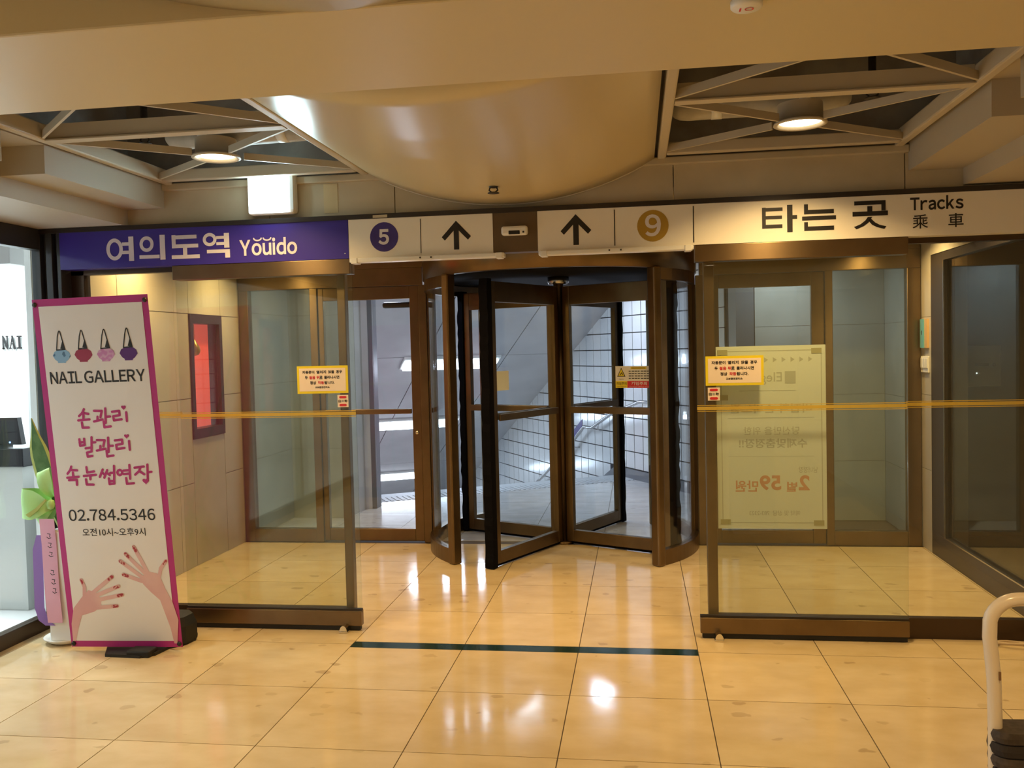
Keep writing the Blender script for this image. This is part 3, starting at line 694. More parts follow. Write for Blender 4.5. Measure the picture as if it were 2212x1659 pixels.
sliding(1, -2.593, -1.553, 1.99, 'left sliding glass door with bronze bottom rail and yellow stripe', True)
sliding(2, 0.305, 1.357, 1.985, 'right sliding glass door with bronze bottom rail and yellow stripe', False)
def fixed(n, x0, x1, post, label, stripe):
    d = thing('window_%d' % n, ((x0+x1)/2, 4.81, 0), label, 'window', kind='structure')
    obj('glass_pane', MB().box(x0, x1, 4.808, 4.818, 0.10, 2.06), 'glass_door', d)
    obj('bottom_rail', MB().box(x0, x1, 4.79, 4.836, 0.0, 0.108), 'bronze_dark', d)
    obj('head_rail', MB().box(x0, x1, 4.79, 4.836, 2.045, 2.075), 'bronze_dark', d)
    if post: obj('end_post', MB().box(post[0], post[1], 4.785, 4.84, 0.0, 2.075, 0.004), 'bronze', d)
    for za, zc in ((1.2015, 1.2055), (1.210, 1.228), (1.2325, 1.2365)):
        for sa, sb in stripe: obj('yellow_stripe', MB().box(sa, sb, 4.8070, 4.8078, za+0.001, zc+0.001), 'stripe_yellow', d)
    return d
fixed(1, -3.27, -1.645, (-1.66, -1.612), 'fixed glass pane behind the left sliding door', [(-3.26, -2.62)])
fixed(2, 0.40, 2.10, (0.352, 0.406), 'fixed glass pane behind the right sliding door', [(1.37, 2.09)])
obj('trim_3', MB().box(-3.285, -3.19, 4.79, 4.85, 0.0, 2.072, 0.003), 'bronze_dark', None, 'dark bronze post at the left end of the facade', 'trim', kind='structure')
t = thing('trim_4', (-3.37, 4.73, 0), 'ribbed dark corner post beside the nail shop', 'trim', kind='structure')
for a, b, y in ((-3.455, -3.40, 4.70), (-3.40, -3.365, 4.735), (-3.365, -3.325, 4.70), (-3.325, -3.295, 4.735), (-3.295, -3.272, 4.70)):
    obj('profile', MB().box(a, b, y, 4.86, 0.0, 2.285, 0.003), 'frame_blue', t)
def doorstop(x, label):
    t = thing('door_stop', (x, 4.69, 0), label, 'door stop', 'chrome door stops')
    obj('base', MB().box(x-0.024, x+0.024, 4.668, 4.716, 0.0, 0.012, 0.003), 'chrome', t)
    obj('dome', MB().prism([(x-0.021+0.042*0.5*(1-math.cos(PI*k/10)), 0.012+0.030*math.sin(PI*k/10)) for k in range(11)][::-1], 'y', 4.670, 4.714), 'chrome', t)
doorstop(-1.644, 'small chrome door stop under the left sliding door')
doorstop(0.398, 'small chrome door stop under the right sliding door')

# notices on the doors
def notice(x0, x1, z0, z1, label, cx):
    yy = 4.7345
    p = Plane((0, yy, 0), (1, 0, 0), (0, 0, 1), (0, -1, 0))
    t = thing('door_notice', ((x0+x1)/2, yy, z0), label, 'notice', 'yellow-framed notices on the sliding doors')
    obj('border', MB().box(x0, x1, yy-0.0015, yy+0.0003, z0, z1), 'print_yellow', t)
    bw = 0.013
    obj('card', MB().box(x0+bw, x1-bw, yy-0.0022, yy-0.0010, z0+bw, z1-bw), 'paper_cream', t)
    h = z1-z0; c = (x0+x1)/2; d = 0.003
    k = MB(); r = MB(); w_ = x1-x0
    def row(z, hh, parts):
        tot = sum(b for _, b, _ in parts); x = c-tot*w_/2
        for s, b, red in parts:
            if s: text(r if red else k, p, s, x, x+b*w_*0.96, z, z+hh, d=d, bold=0.03)
            x += b*w_
    row(z0+0.72*h, 0.115*h, [('자동문이', 0.25, 0), ('', 0.03, 0), ('열리지', 0.20, 0), ('', 0.03, 0), ('않을', 0.125, 0), ('', 0.03, 0), ('경우', 0.125, 0)])
    row(z0+0.525*h, 0.115*h, [('두', 0.06, 0), ('', 0.025, 0), ('걸음', 0.125, 1), ('', 0.02, 0), ('뒤', 0.06, 1), ('로', 0.06, 0), ('', 0.03, 0), ('물러나시면', 0.31, 0)])
    row(z0+0.335*h, 0.115*h, [('정상', 0.125, 0), ('', 0.03, 0), ('작동', 0.125, 1), ('됩니다.', 0.21, 0)])
    row(z0+0.19*h, 0.075*h, [('교보증권관리소', 0.30, 0)])
    obj('black_lettering', k, 'print_black', t); obj('red_lettering', r, 'print_red', t)
    # small auto-door sticker below
    q = thing('door_sticker', (cx, yy, z0-0.075), 'small square red and white sticker below the notice on the %s sliding door' % ('left' if cx < 0 else 'right'), 'sticker', 'small red stickers on the sliding doors')
    s0, s1, q0, q1 = cx-0.031, cx+0.031, z0-0.078, z0-0.010
    obj('film', MB().box(s0, s1, yy-0.0012, yy+0.0003, q0, q1), 'paper_cream', q)
    m = MB(); rect2(m, p, s0+0.017, s1-0.017, q1-0.019, q1-0.006, 0.002); disc2(m, p, s0+0.017, q1-0.0125, 0.007, 0.0065, 0.0021, 12); disc2(m, p, s1-0.017, q1-0.0125, 0.007, 0.0065, 0.0021, 12)
    obj('red_arrow', m, 'print_red', q); m = MB()
    rect2(m, p, s0+0.017, s1-0.017, q0+0.005, q0+0.018, 0.002); disc2(m, p, s0+0.017, q0+0.0115, 0.007, 0.0065, 0.0021, 12); disc2(m, p, s1-0.017, q0+0.0115, 0.007, 0.0065, 0.0021, 12)
    obj('red_arrow', m, 'print_red', q)
    obj('letter', text(MB(), p, '自', s0+0.005, s0+0.020, q0+0.026, q0+0.042, d=0.002, bold=0.01), 'print_black', q)
    obj('letter', text(MB(), p, '動', s1-0.022, s1-0.005, q0+0.026, q0+0.042, d=0.002, bold=0.01), 'print_black', q)
    obj('grey_mark', rect2(MB(), p, s0+0.024, s1-0.026, q0+0.029, q0+0.040, 0.002), 'plastic_grey', q)
notice(-1.887, -1.592, 1.333, 1.487, 'yellow-framed Korean notice on the left sliding door', -1.625)
notice(0.352, 0.648, 1.338, 1.492, 'yellow-framed Korean notice on the right sliding door', 0.393)

# poster seen from behind on the right fixed pane
py_ = 4.8065
pp = Plane((0, py_, 0), (1, 0, 0), (0, 0, 1), (0, -1, 0))
t = thing('poster', (0.69, py_, 0.58), 'pale poster seen from its back behind the right sliding door', 'poster')
obj('sheet', MB().box(0.412, 0.972, py_-0.001, py_+0.0008, 0.570, 1.540), 'poster_paper', t)
m = MB()
for a, b, c, d in ((0.435, 0.950, 1.512, 1.516), (0.440, 0.955, 0.600, 0.604), (0.435, 0.439, 0.600, 1.516), (0.948, 0.952, 0.600, 1.516)): rect2(m, pp, a, b, c, d)
for k in range(6): poly2(m, pp, [(0.885-k*0.045, 1.452), (0.905-k*0.045, 1.466), (0.885-k*0.045, 1.480)])
rect2(m, pp, 0.765, 0.82, 1.34, 1.405); text(m, pp, 'Elegant', 0.55, 0.75, 1.335, 1.40, mirror=True); rect2(m, pp, 0.53, 0.82, 1.302, 1.305)
text(m, pp, '비접착 손바느질', 0.485, 0.90, 1.185, 1.235, mirror=True, bold=0.02)
rect2(m, pp, 0.47, 0.91, 1.160, 1.1615); rect2(m, pp, 0.47, 0.91, 0.955, 0.9565)
text(m, pp, '당신만을 위한', 0.55, 0.835, 1.07, 1.113, mirror=True); text(m, pp, '수제맞춤정장!!', 0.525, 0.875, 1.0, 1.05, mirror=True, bold=0.02)
text(m, pp, '남녀정장', 0.83, 0.925, 0.868, 0.90, mirror=True); text(m, pp, '예약 및 상담  783-2323', 0.575, 0.835, 0.64, 0.668, mirror=True)
obj('faint_lettering', m, 'poster_ink', t)
m = MB(); text(m, pp, '2', 0.83, 0.885, 0.775, 0.855, mirror=True, bold=0.03); text(m, pp, '벌', 0.768, 0.822, 0.768, 0.82, mirror=True, bold=0.02); text(m, pp, '59', 0.63, 0.74, 0.775, 0.855, mirror=True, bold=0.03); text(m, pp, '만원', 0.505, 0.622, 0.768, 0.828, mirror=True, bold=0.02)
obj('red_lettering', m, 'poster_red', t)
for a, b in ((0.42, 1.495), (0.90, 1.495), (0.425, 0.592), (0.905, 0.588), (0.42, 1.255)): obj('tape', MB().box(a, a+0.052, py_-0.0028, py_-0.0012, b, b+0.028), 'poster_tape', t)
# ================================================================== VESTIBULE
def marble_wall(name, label, axis, pos, thick, us, zs, m='marble', flip=1):
    """panels on a wall plane; axis 'x' -> wall at x=pos running along y, 'y' -> wall at y=pos running along x.  The visible face is at pos"""
    t = thing(name, (pos if axis == 'x' else (us[0]+us[-1])/2, pos if axis == 'y' else (us[0]+us[-1])/2, 0), label, 'wall', kind='structure')
    a, b = (pos-flip*0.004, pos-flip*thick)
    lo, hi = min(a, b), max(a, b)
    if axis == 'x': obj('wall_backing', MB().box(lo, hi, us[0], us[-1], zs[0], zs[-1]), 'joint_dark', t)
    else: obj('wall_backing', MB().box(us[0], us[-1], lo, hi, zs[0], zs[-1]), 'joint_dark', t)
    g = 0.0015
    for i in range(len(us)-1):
        for j in range(len(zs)-1):
            lo, hi = min(pos, pos-flip*0.012), max(pos, pos-flip*0.012)
            if axis == 'x': obj('stone_panel', MB().box(lo, hi, us[i]+g, us[i+1]-g, zs[j]+g, zs[j+1]-g), m, t)
            else: obj('stone_panel', MB().box(us[i]+g, us[i+1]-g, lo, hi, zs[j]+g, zs[j+1]-g), m, t)
    return t
ZC = 2.36
# left wall with an opening for the red showcase (y 6.14..6.64, z .945...1.875)
t = thing('wall_left', (VL, 5.9, 0), 'beige marble wall on the left side of the vestibule', 'wall', kind='structure')
for a, b, c, d in ((4.85, 6.14, 0, ZC), (6.64, 7.1, 0, ZC), (6.14, 6.64, 0, 0.945), (6.14, 6.64, 1.875, ZC)):
    obj('wall_backing', MB().box(VL-0.30, VL-0.004, a, b, c, d), 'joint_dark', t)
for a, b in ((4.852, 5.24), (5.243, 5.93), (5.933, 6.137), (6.14, 6.64), (6.643, 6.955)):
    for c, d in ((0, 0.62), (0.623, 1.247), (1.25, 1.872), (1.875, ZC)):
        if abs(a-6.14) < 0.01 and c < 1.87: 
            if c > 0.1: continue
            d = 0.942
        obj('stone_panel', MB().box(VL-0.010, VL, a+0.001, b-0.001, c+0.0015, d-0.0015), 'marble', t)
w3 = thing('window_3', (VL, 6.39, 0.945), 'narrow red-lit showcase window with dark frame in the left marble wall', 'window', kind='structure')
for a, b, c, d in ((6.14, 6.185, 0.945, 1.875), (6.595, 6.64, 0.945, 1.875), (6.185, 6.595, 0.945, 1.015), (6.185, 6.595, 1.805, 1.875)):
    obj('frame_bar', MB().box(VL-0.085, VL+0.012, a, b, c, d), 'iron_dark', w3)
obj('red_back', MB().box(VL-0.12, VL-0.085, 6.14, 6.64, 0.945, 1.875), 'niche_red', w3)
obj('glass_pane', MB().box(VL-0.02, VL-0.014, 6.185, 6.595, 1.015, 1.805), 'glass_clear', w3)
t = thing('gold_ornament', (VL-0.05, 6.31, 1.56), 'small gold drop-shaped ornament inside the red showcase window', 'ornament')
obj('drop', MB().lathe([(0, 0), (0.03, 0.012), (0.042, 0.04), (0.036, 0.075), (0.018, 0.10), (0.004, 0.125), (0, 0.13)], (VL-0.05, 6.31, 1.56), 16), 'gold_metal', t)
obj('hook', MB().tube([(VL-0.05, 6.31, 1.69), (VL-0.05, 6.31, 1.80)], 0.002, 5), 'gold_metal', t)
# right wall: marble jamb, then a big glass partition
marble_wall('wall_right', 'beige marble jamb on the right side of the vestibule', 'x', VR, 0.25, [6.76, 7.1], [0, 0.60, 1.15, 1.72, ZC], flip=-1)
obj('wall_right_upper', MB().box(VR, VR+0.25, 4.85, 6.76, 2.16, ZC), 'marble', None, 'beige band above the right glass partition', 'wall', kind='structure')
w4 = thing('window_4', (VR, 5.8, 0), 'large dark-framed glass partition along the right side of the vestibule', 'window', kind='structure')
obj('bottom_rail', MB().box(VR, VR+0.06, 4.85, 6.755, 0, 0.165, 0.004), 'iron_dark', w4)
obj('end_stile', MB().box(VR, VR+0.06, 6.49, 6.755, 0.165, 2.155), 'iron_dark', w4)
obj('head_rail', MB().box(VR, VR+0.06, 4.85, 6.49, 2.10, 2.155), 'iron_dark', w4)
obj('bead', MB().box(VR-0.004, VR+0.004, 6.484, 6.492, 0.165, 2.10), 'steel', w4)
obj('bead', MB().box(VR-0.004, VR+0.004, 4.85, 6.49, 0.163, 0.172), 'steel', w4)
obj('glass_pane', MB().box(VR+0.025, VR+0.035, 4.85, 6.49, 0.165, 2.10), 'glass_right', w4)
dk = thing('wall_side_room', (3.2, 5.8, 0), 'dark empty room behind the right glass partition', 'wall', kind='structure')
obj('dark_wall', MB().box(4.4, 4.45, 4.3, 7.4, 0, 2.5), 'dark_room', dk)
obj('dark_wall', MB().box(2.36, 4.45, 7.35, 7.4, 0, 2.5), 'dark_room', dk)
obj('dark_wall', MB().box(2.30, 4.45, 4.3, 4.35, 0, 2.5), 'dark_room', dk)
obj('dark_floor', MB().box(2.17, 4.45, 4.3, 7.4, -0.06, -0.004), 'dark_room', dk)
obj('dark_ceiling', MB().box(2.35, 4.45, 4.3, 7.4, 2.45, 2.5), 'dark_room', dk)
t = thing('control_panel', (2.62, 7.33, 1.15), 'grey metal control panel in the dark room behind the glass partition', 'control panel')
obj('case', MB().box(2.50, 2.78, 7.30, 7.35, 1.18, 1.50, 0.005), 'plastic_grey', t)
obj('slot', MB().box(2.59, 2.69, 7.295, 7.302, 1.34, 1.36), 'rubber', t)
obj('knob', MB().box(2.715, 2.74, 7.292, 7.302, 1.335, 1.36, 0.004), 'rubber', t)
obj('indicator', MB().box(2.60, 2.606, 7.296, 7.302, 1.28, 1.288), 'lamp_exit', t)
# things on the right jamb
t = thing('wall_plaque', (VR-0.012, 6.97, 1.49), 'turquoise plaque with wooden edge on the right marble jamb', 'plaque')
obj('board', MB().box(VR-0.016, VR, 6.80, 6.94, 1.493, 1.705), 'wood_plaque', t)
obj('face', MB().box(VR-0.021, VR-0.016, 6.855, 6.94, 1.493, 1.705), 'plaque_teal', t)
obj('figure', MB().box(VR-0.0225, VR-0.0205, 6.893, 6.905, 1.59, 1.62), 'print_black', t)
t = thing('switch_plate', (VR-0.02, 6.97, 1.31), 'white switch plate below the turquoise plaque', 'switch')
obj('plate', MB().box(VR-0.012, VR, 6.785, 6.955, 1.312, 1.432, 0.003), 'plastic_white', t)
for k in range(3): obj('rocker', MB().box(VR-0.018, VR-0.011, 6.794+0.052*k, 6.840+0.052*k, 1.345, 1.42, 0.003), 'plastic_white', t)
# ceiling of the vestibule with its small downlights
vc = obj('ceiling_vestibule', MB().box(VL-0.3, VR+0.25, 4.80, 7.1, ZC+0.03, ZC+0.09), 'ceiling_paint', None, 'low painted ceiling of the vestibule behind the signs', 'ceiling', kind='structure')
for x, y, pw, lb in ((-3.05, 5.35, 1.1, 'small downlight by the left marble wall'), (-2.90, 6.50, 1.0, 'small downlight above the left rear pane'), (1.78, 6.50, 1.1, 'small downlight above the right rear pane'), (1.80, 5.45, 1.0, 'small downlight by the right glass partition'), (-1.35, 5.35, 0.7, 'small downlight ahead of the revolving door, left'), (0.12, 5.35, 0.7, 'small downlight ahead of the revolving door, right')):
    downlight(x, y, ZC+0.025, lb, P_VEST*pw, R=0.06, depth=0.02, group='small vestibule downlights', spread=140)

# ================================================================== REAR DOOR WALL
CXD, CYD, RD = -0.61, 7.02, 1.05     # revolving door centre and radius
def bz(name, a, b, c, d, parent, m='bronze', y0=6.965, y1=7.045, bev=0.004): return obj(name, MB().box(a, b, y0, y1, c, d, bev), m, parent)
tr5 = thing('trim_5', (-2.45, YR, 2.09), 'bronze head frame over the left rear door', 'trim', kind='structure')
bz('head_bar', VL+0.005, -1.70, 2.09, 2.235, tr5); bz('head_bar', VL+0.005, -1.62, 2.235, ZC, tr5)
tr6 = thing('trim_6', (1.27, YR, 2.09), 'bronze head frame over the right rear door', 'trim', kind='structure')
bz('head_bar', 0.48, VR-0.005, 2.09, 2.235, tr6); bz('head_bar', 0.40, VR-0.005, 2.235, ZC, tr6)
w5 = thing('window_5', (-2.92, YR, 0), 'narrow bronze-framed pane left of the left rear door', 'window', kind='structure')
bz('jamb', VL+0.005, -3.185, 0, 2.09, w5); bz('mullion', -2.652, -2.588, 0, 2.09, w5); bz('sill', -3.185, -2.652, 0, 0.108, w5)
bz('glass_pane', -3.185, -2.652, 0.108, 2.09, w5, 'glass_teal', 7.0, 7.01, 0)
w6 = thing('window_6', (1.73, YR, 0), 'narrow bronze-framed pane right of the right rear door', 'window', kind='structure')
bz('mullion', 1.408, 1.465, 0, 2.09, w6); bz('jamb', 1.998, VR-0.005, 0, 2.09, w6); bz('sill', 1.465, 1.998, 0, 0.112, w6)
bz('glass_pane', 1.465, 1.998, 0.112, 2.09, w6, 'glass_teal', 7.0, 7.01, 0)
def hinged(n, x0, x1, label, lw, rw, bar):
    d = thing('door_%d' % n, ((x0+x1)/2, YR, 0), label, 'door', kind='structure')
    bz('stile', x0, x0+lw, 0.012, 2.088, d, y0=6.98, y1=7.03); bz('stile', x1-rw, x1, 0.012, 2.088, d, y0=6.98, y1=7.03)
    bz('top_rail', x0+lw, x1-rw, 1.985, 2.088, d, y0=6.98, y1=7.03); bz('bottom_rail', x0+lw, x1-rw, 0.012, 0.112, d, y0=6.98, y1=7.03)
    bz('glass_pane', x0+lw, x1-rw, 0.112, 1.985, d, 'glass_clear', 7.0, 7.01, 0)
    if bar:
        bz('push_bar', x0+lw, x1-rw, 1.055, 1.095, d, y0=6.945, y1=6.975)
        obj('lock', MB().lathe([(0, 0), (0.014, 0), (0.016, 0.004), (0.016, 0.014), (0, 0.014)], (0, 0, 0), 14).map(lambda p: Vector((x1-rw*0.5+p.x, 6.982-p.z, 0.90+p.y))), 'chrome', d)
    return d
d3 = hinged(3, -2.585, -1.74, 'bronze-framed glass door left of the revolving door', 0.045, 0.075, True)
tag(obj('door_closer', MB().box(-2.06, -1.80, 7.035, 7.085, 1.915, 1.965, 0.018), 'iron_dark', d3), 'dark door closer')
hinged(4, 0.55, 1.406, 'bronze-framed glass door right of the revolving door', 0.075, 0.095, True)
bz('trim_7', -1.738, -1.672, 0, 2.09, None); tag(bpy.data.objects['trim_7'], 'bronze post between the left rear door and the drum', 'trim', kind='structure')
bz('trim_8', 0.452, 0.548, 0, 2.09, None); tag(bpy.data.objects['trim_8'], 'bronze post between the drum and the right rear door', 'trim', kind='structure')

# ------------------------------------------------------------------ revolving door
rd = thing('revolving_door', (CXD, CYD, 0), 'bronze revolving door with four glass wings and a round drum', 'revolving door')
c2 = (CXD, CYD, 0)
obj('canopy', MB().lathe([(0, 2.36), (RD+0.02, 2.36), (RD+0.02, 2.105), (RD-0.02, 2.10), (RD-0.05, 2.125), (0, 2.125)], c2, 72), 'bronze', rd)
obj('canopy_underside', MB().lathe([(0, 2.118), (RD-0.055, 2.118), (RD-0.055, 2.124), (0, 2.124)], c2, 48), 'canopy_black', rd)
for nm, a0, a1 in (('drum_wall', math.radians(135), math.radians(225)), ('drum_wall', math.radians(-45), math.radians(45))):
    dw = obj(nm, MB().arcwall(c2, RD-0.045, RD+0.012, 0.0, 0.11, a0, a1, 28), 'bronze', rd)
    obj('glass_pane', MB().arcwall(c2, RD-0.02, RD-0.01, 0.11, 2.02, a0, a1, 28), 'glass_bronze', dw)
    obj('top_rail', MB().arcwall(c2, RD-0.04, RD+0.008, 2.02, 2.105, a0, a1, 28), 'bronze', dw)
    for a in (a0, a1):
        ca, sa = math.cos(a), math.sin(a)
        pb = MB().box(-0.05, 0.028, -0.036, 0.036, 0.0, 2.11, 0.014)
        obj('post', pb.map(lambda p, ca=ca, sa=sa: Vector((CXD+(RD+p.x)*ca-p.y*sa, CYD+(RD+p.x)*sa+p.y*ca, p.z))), 'bronze', dw)
    am = (a0+a1)/2
    for a in (am,):
        ca, sa = math.cos(a), math.sin(a)
        pb = MB().box(-0.045, 0.012, -0.03, 0.03, 0.11, 2.02)
        obj('mullion', pb.map(lambda p, ca=ca, sa=sa: Vector((CXD+(RD+p.x)*ca-p.y*sa, CYD+(RD+p.x)*sa+p.y*ca, p.z))), 'bronze_dark', dw)
obj('shaft', MB().lathe([(0, 0.02), (0.042, 0.02), (0.042, 2.10), (0, 2.10)], c2, 20), 'bronze_dark', rd)
obj('floor_bearing', MB().lathe([(0, 0.0), (0.085, 0.0), (0.085, 0.016), (0.07, 0.02), (0, 0.02)], c2, 28), 'bronze', rd)
obj('top_bearing', MB().lathe([(0, 2.06), (0.075, 2.06), (0.085, 2.075), (0.085, 2.117), (0, 2.117)], c2, 28), 'steel', rd)
WA = math.radians(270-27)
wings = []
for q in range(4):
    a = WA+q*PI/2; ca, sa = math.cos(a), math.sin(a)
    T = lambda p, ca=ca, sa=sa: Vector((CXD+p.x*ca-p.y*sa, CYD+p.x*sa+p.y*ca, p.z))
    R1 = 0.95
    f = MB()
    f.box(0.045, 0.105, -0.022, 0.022, 0.025, 2.04, 0.003); f.box(R1-0.065, R1, -0.022, 0.022, 0.025, 2.04, 0.003)
    f.box(0.105, R1-0.065, -0.022, 0.022, 0.025, 0.115, 0.003); f.box(0.105, R1-0.065, -0.022, 0.022, 1.895, 2.04, 0.003)
    wg = obj('wing', f.map(T), 'bronze', rd)
    obj('glass_pane', MB().box(0.105, R1-0.065, -0.005, 0.005, 0.115, 1.895).map(T), 'glass_bronze', wg)
    obj('push_bar', MB().box(0.105, R1-0.065, -0.045, -0.030, 1.045, 1.095, 0.003).map(T), 'bronze', wg)
    obj('push_bar', MB().box(0.105, R1-0.065, 0.030, 0.045, 1.045, 1.095, 0.003).map(T), 'bronze', wg)
    br = MB(); random.seed(q)
    prof = []
    n = 40
    for k in range(n+1):
        z = 0.006+2.05*k/n; prof.append((R1+0.052+random.uniform(-0.010, 0.004), z))
    pts = [(R1-0.004, 0.006)]+prof+[(R1-0.004, 2.056)]
    br.prism(pts, 'y', -0.036, 0.036)
    obj('brush', br.map(T), 'brush', wg)
    obj('brush', MB().box(0.06, R1, -0.010, 0.010, 0.006, 0.025).map(T), 'brush', wg)
    wings.append((a, wg, T))
# caution label on the wing that points to the right
a, wg, T = wings[1]
ca, sa = math.cos(a), math.sin(a)
nrm = Vector((sa, -ca, 0))
p = Plane(T(Vector((0, -0.006, 0))), (ca, sa, 0), (0, 0, 1), nrm)
x0, x1, z0, z1 = 0.50, 0.80, 1.243, 1.408
t = thing('caution_label', T(Vector(((x0+x1)/2, -0.006, z0))), 'white, yellow and red caution label on a revolving door wing', 'label')
obj('film', rect2(MB(), p, x0, x1, z0, z1, 0.001), 'plastic_white', t)
obj('yellow_field', rect2(MB(), p, x0, x0+0.1, z0, z0+0.052, 0.002), 'print_yellow', t); obj('yellow_field', rect2(MB(), p, x0+0.13, x1-0.04, z1-0.024, z1-0.007, 0.002), 'print_yellow', t)
obj('red_field', rect2(MB(), p, x0+0.1, x1, z0, z0+0.052, 0.002), 'print_red', t)
obj('warning_triangle', poly2(MB(), p, [(x0+0.015, z0+0.085), (x0+0.085, z0+0.085), (x0+0.05, z1-0.012)], 0.002), 'print_black', t)
obj('triangle_field', poly2(MB(), p, [(x0+0.024, z0+0.09), (x0+0.076, z0+0.09), (x0+0.05, z1-0.022)], 0.0028), 'print_yellow', t)
obj('yellow_field_lettering', text(text(MB(), p, '끼임주의', x0+0.008, x0+0.094, z0+0.022, z0+0.044, d=0.003, bold=0.01), p, 'Caution! Watch Out', x0+0.010, x0+0.092, z0+0.006, z0+0.014, d=0.003), 'print_black', t)
m = MB(); stroke2(m, p, [(x0+0.04, z0+0.098), (x0+0.055, z0+0.115), (x0+0.062, z0+0.1)], 0.006, 0.0035); text(m, p, '끼임주의', x0+0.032, x0+0.068, z0+0.06, z0+0.07, d=0.003)
obj('triangle_mark', m, 'print_black', t); m = MB()
rect2(m, p, x0+0.138, x1-0.048, z1-0.018, z1-0.013, d=0.003)
for k in range(4):      # fine print, too small to read in the photograph
    for q in range(7): rect2(m, p, x0+0.114+0.025*q, x0+0.114+0.025*q+(0.021 if (q+k) % 3 else 0.016), z1-0.042-0.018*k, z1-0.036-0.018*k, d=0.003)
tag(obj('fine_print', m, 'print_black', t), kind='stuff')
m = MB(); text(m, p, '끼임주의', x0+0.135, x0+0.265, z0+0.020, z0+0.046, d=0.003, bold=0.02); text(m, p, 'Caution! Watch Out', x0+0.12, x0+0.28, z0+0.005, z0+0.014, d=0.003)
obj('white_lettering', m, 'print_white', t)
a, wg, T = wings[0]; ca, sa = math.cos(a), math.sin(a)
nn = Vector((-sa, ca, 0)); nn = nn if nn.y < 0 else -nn
p = Plane(T(Vector((0, 0, 0)))+nn*0.006, (ca, sa, 0), (0, 0, 1), nn)
obj('faded_sticker', rect2(MB(), p, 0.72, 0.87, 1.26, 1.40, 0.001), 'poster_paper', None, 'faded yellowish square sticker on the front left wing of the revolving door', 'sticker')

# ================================================================== SUBWAY STAIR BEYOND
DV = Vector((-0.5, 0.8660254, 0)); NV = Vector((0.8660254, 0.5, 0)); P0 = Vector((-0.05, 10.42, 0))
def SE(s, e, z=0.0): return P0+DV*s+NV*e+Vector((0, 0, z))
ZLC = 2.40
def cz(s): return min(ZLC, 2.331-0.514*s)
SL = 0.45        # stair head
EL = -3.15       # left side of the stair
landing = thing('floor_landing', (-1.2, 8.6, 0), 'pale stone landing outside the revolving door', 'floor', kind='structure')
obj('landing_bed', MB().prism([(-3.3, 7.06), (2.2, 7.06), (2.2, 8.2), SE(SL, 0.3)[:2], SE(SL, EL-0.6)[:2], (-3.9, 8.5)], 'z', -0.08, -0.004), 'grout', landing)
for i in range(10):
    for j in range(7):
        x0, y0 = -3.9+0.6*i, 7.06+0.6*j
        poly = [(x0+0.002, y0+0.002), (x0+0.598, y0+0.002), (x0+0.598, y0+0.598), (x0+0.002, y0+0.598)]
        poly = clip(poly, DV.x, DV.y, DV.dot(P0)-0.052)
        if len(poly) > 2: poly = clip(poly, NV.x, NV.y, NV.dot(P0)+0.02)
        if len(poly) > 2: poly = clip(poly, -1, 0, 3.9)
        if len(poly) > 2: tile_poly(poly, landing, 'landing_stone')
th = math.radians(120)
tm = MB().box(-0.148, 0.148, -0.148, 0.148, -0.012, 0.0)
for k in range(5): tm.box(-0.130, 0.130, -0.1335+k*0.06-0.0, -0.1335+k*0.06+0.028, 0.0, 0.006, 0.002)
tme = tm.mesh('tactile_tile'); tme.materials.append(MATS['tactile'])
for k in range(11): inst('tactile_tile', tme, SE(0.10, -0.155-0.3*k), landing, th)
obj('stair_nosing', MB().hexa([SE(0.252, EL, -0.012), SE(SL, EL, -0.012), SE(SL, 0, -0.012), SE(0.252, 0, -0.012), SE(0.252, EL, 0), SE(SL, EL, 0), SE(SL, 0, 0), SE(0.252, 0, 0)]), 'tactile', landing)
st = thing('stairs', SE(2.0, -1.6, -2.2), 'subway stairs leading down behind the revolving door', 'stairs', kind='structure')
for k in range(14):
    s0 = SL+0.3*k; z1 = -0.155*(k+1)
    obj('stair_step', MB().hexa([SE(s0, EL, z1-0.2), SE(s0+0.32, EL, z1-0.2), SE(s0+0.32, 0, z1-0.2), SE(s0, 0, z1-0.2), SE(s0, EL, z1), SE(s0+0.32, EL, z1), SE(s0+0.32, 0, z1), SE(s0, 0, z1)]), 'landing_stone', st)
obj('lower_floor', MB().hexa([SE(4.6, EL, -2.4), SE(9.5, EL, -2.4), SE(9.5, 0, -2.4), SE(4.6, 0, -2.4), SE(4.6, EL, -2.33), SE(9.5, EL, -2.33), SE(9.5, 0, -2.33), SE(4.6, 0, -2.33)]), 'landing_stone', st)

# white tiled wall with dark joints
tw = thing('wall_tiled', SE(1.5, 0, 0), 'white tiled stair wall with dark joints behind the revolving door', 'wall', kind='structure')
obj('wall_backing', MB().hexa([SE(-2.0, 0.008, -2.5), SE(9.5, 0.008, -2.5), SE(9.5, 0.2, -2.5), SE(-2.0, 0.2, -2.5), SE(-2.0, 0.008, 2.5), SE(9.5, 0.008, 2.5), SE(9.5, 0.2, 2.5), SE(-2.0, 0.2, 2.5)]), 'tile_grout', tw)
tl = MB().box(0.0075, 0.1925, -0.006, 0.006, 0.0065, 0.1935)
tme = tl.mesh('wall_tile'); tme.materials.append(MATS['tile_white'])
cells = []
for i in range(-9, 47):
    for j in range(-13, 12):
        s = 0.2*i; z = 0.12+0.2*j
        if z > cz(s)+0.02 or s < -1.85 or s > 9.2: continue
        if s < SL and z < 0.1: continue
        if s >= SL and z < -0.52*(s-SL)-0.35: continue
        c = SE(s+0.1, 0, z+0.1); v = c-CAM; dz = v.dot(fw)
        x = 1106+1912*v.dot(rt)/dz; y = 829.5-1912*v.dot(up)/dz
        vis = 930 < x < 1505 and 560 < y < 1110 and not (s < SL and z < 0)
        cells.append((0 if vis else 1, dz, s, z))
cells.sort()
rest = MB()
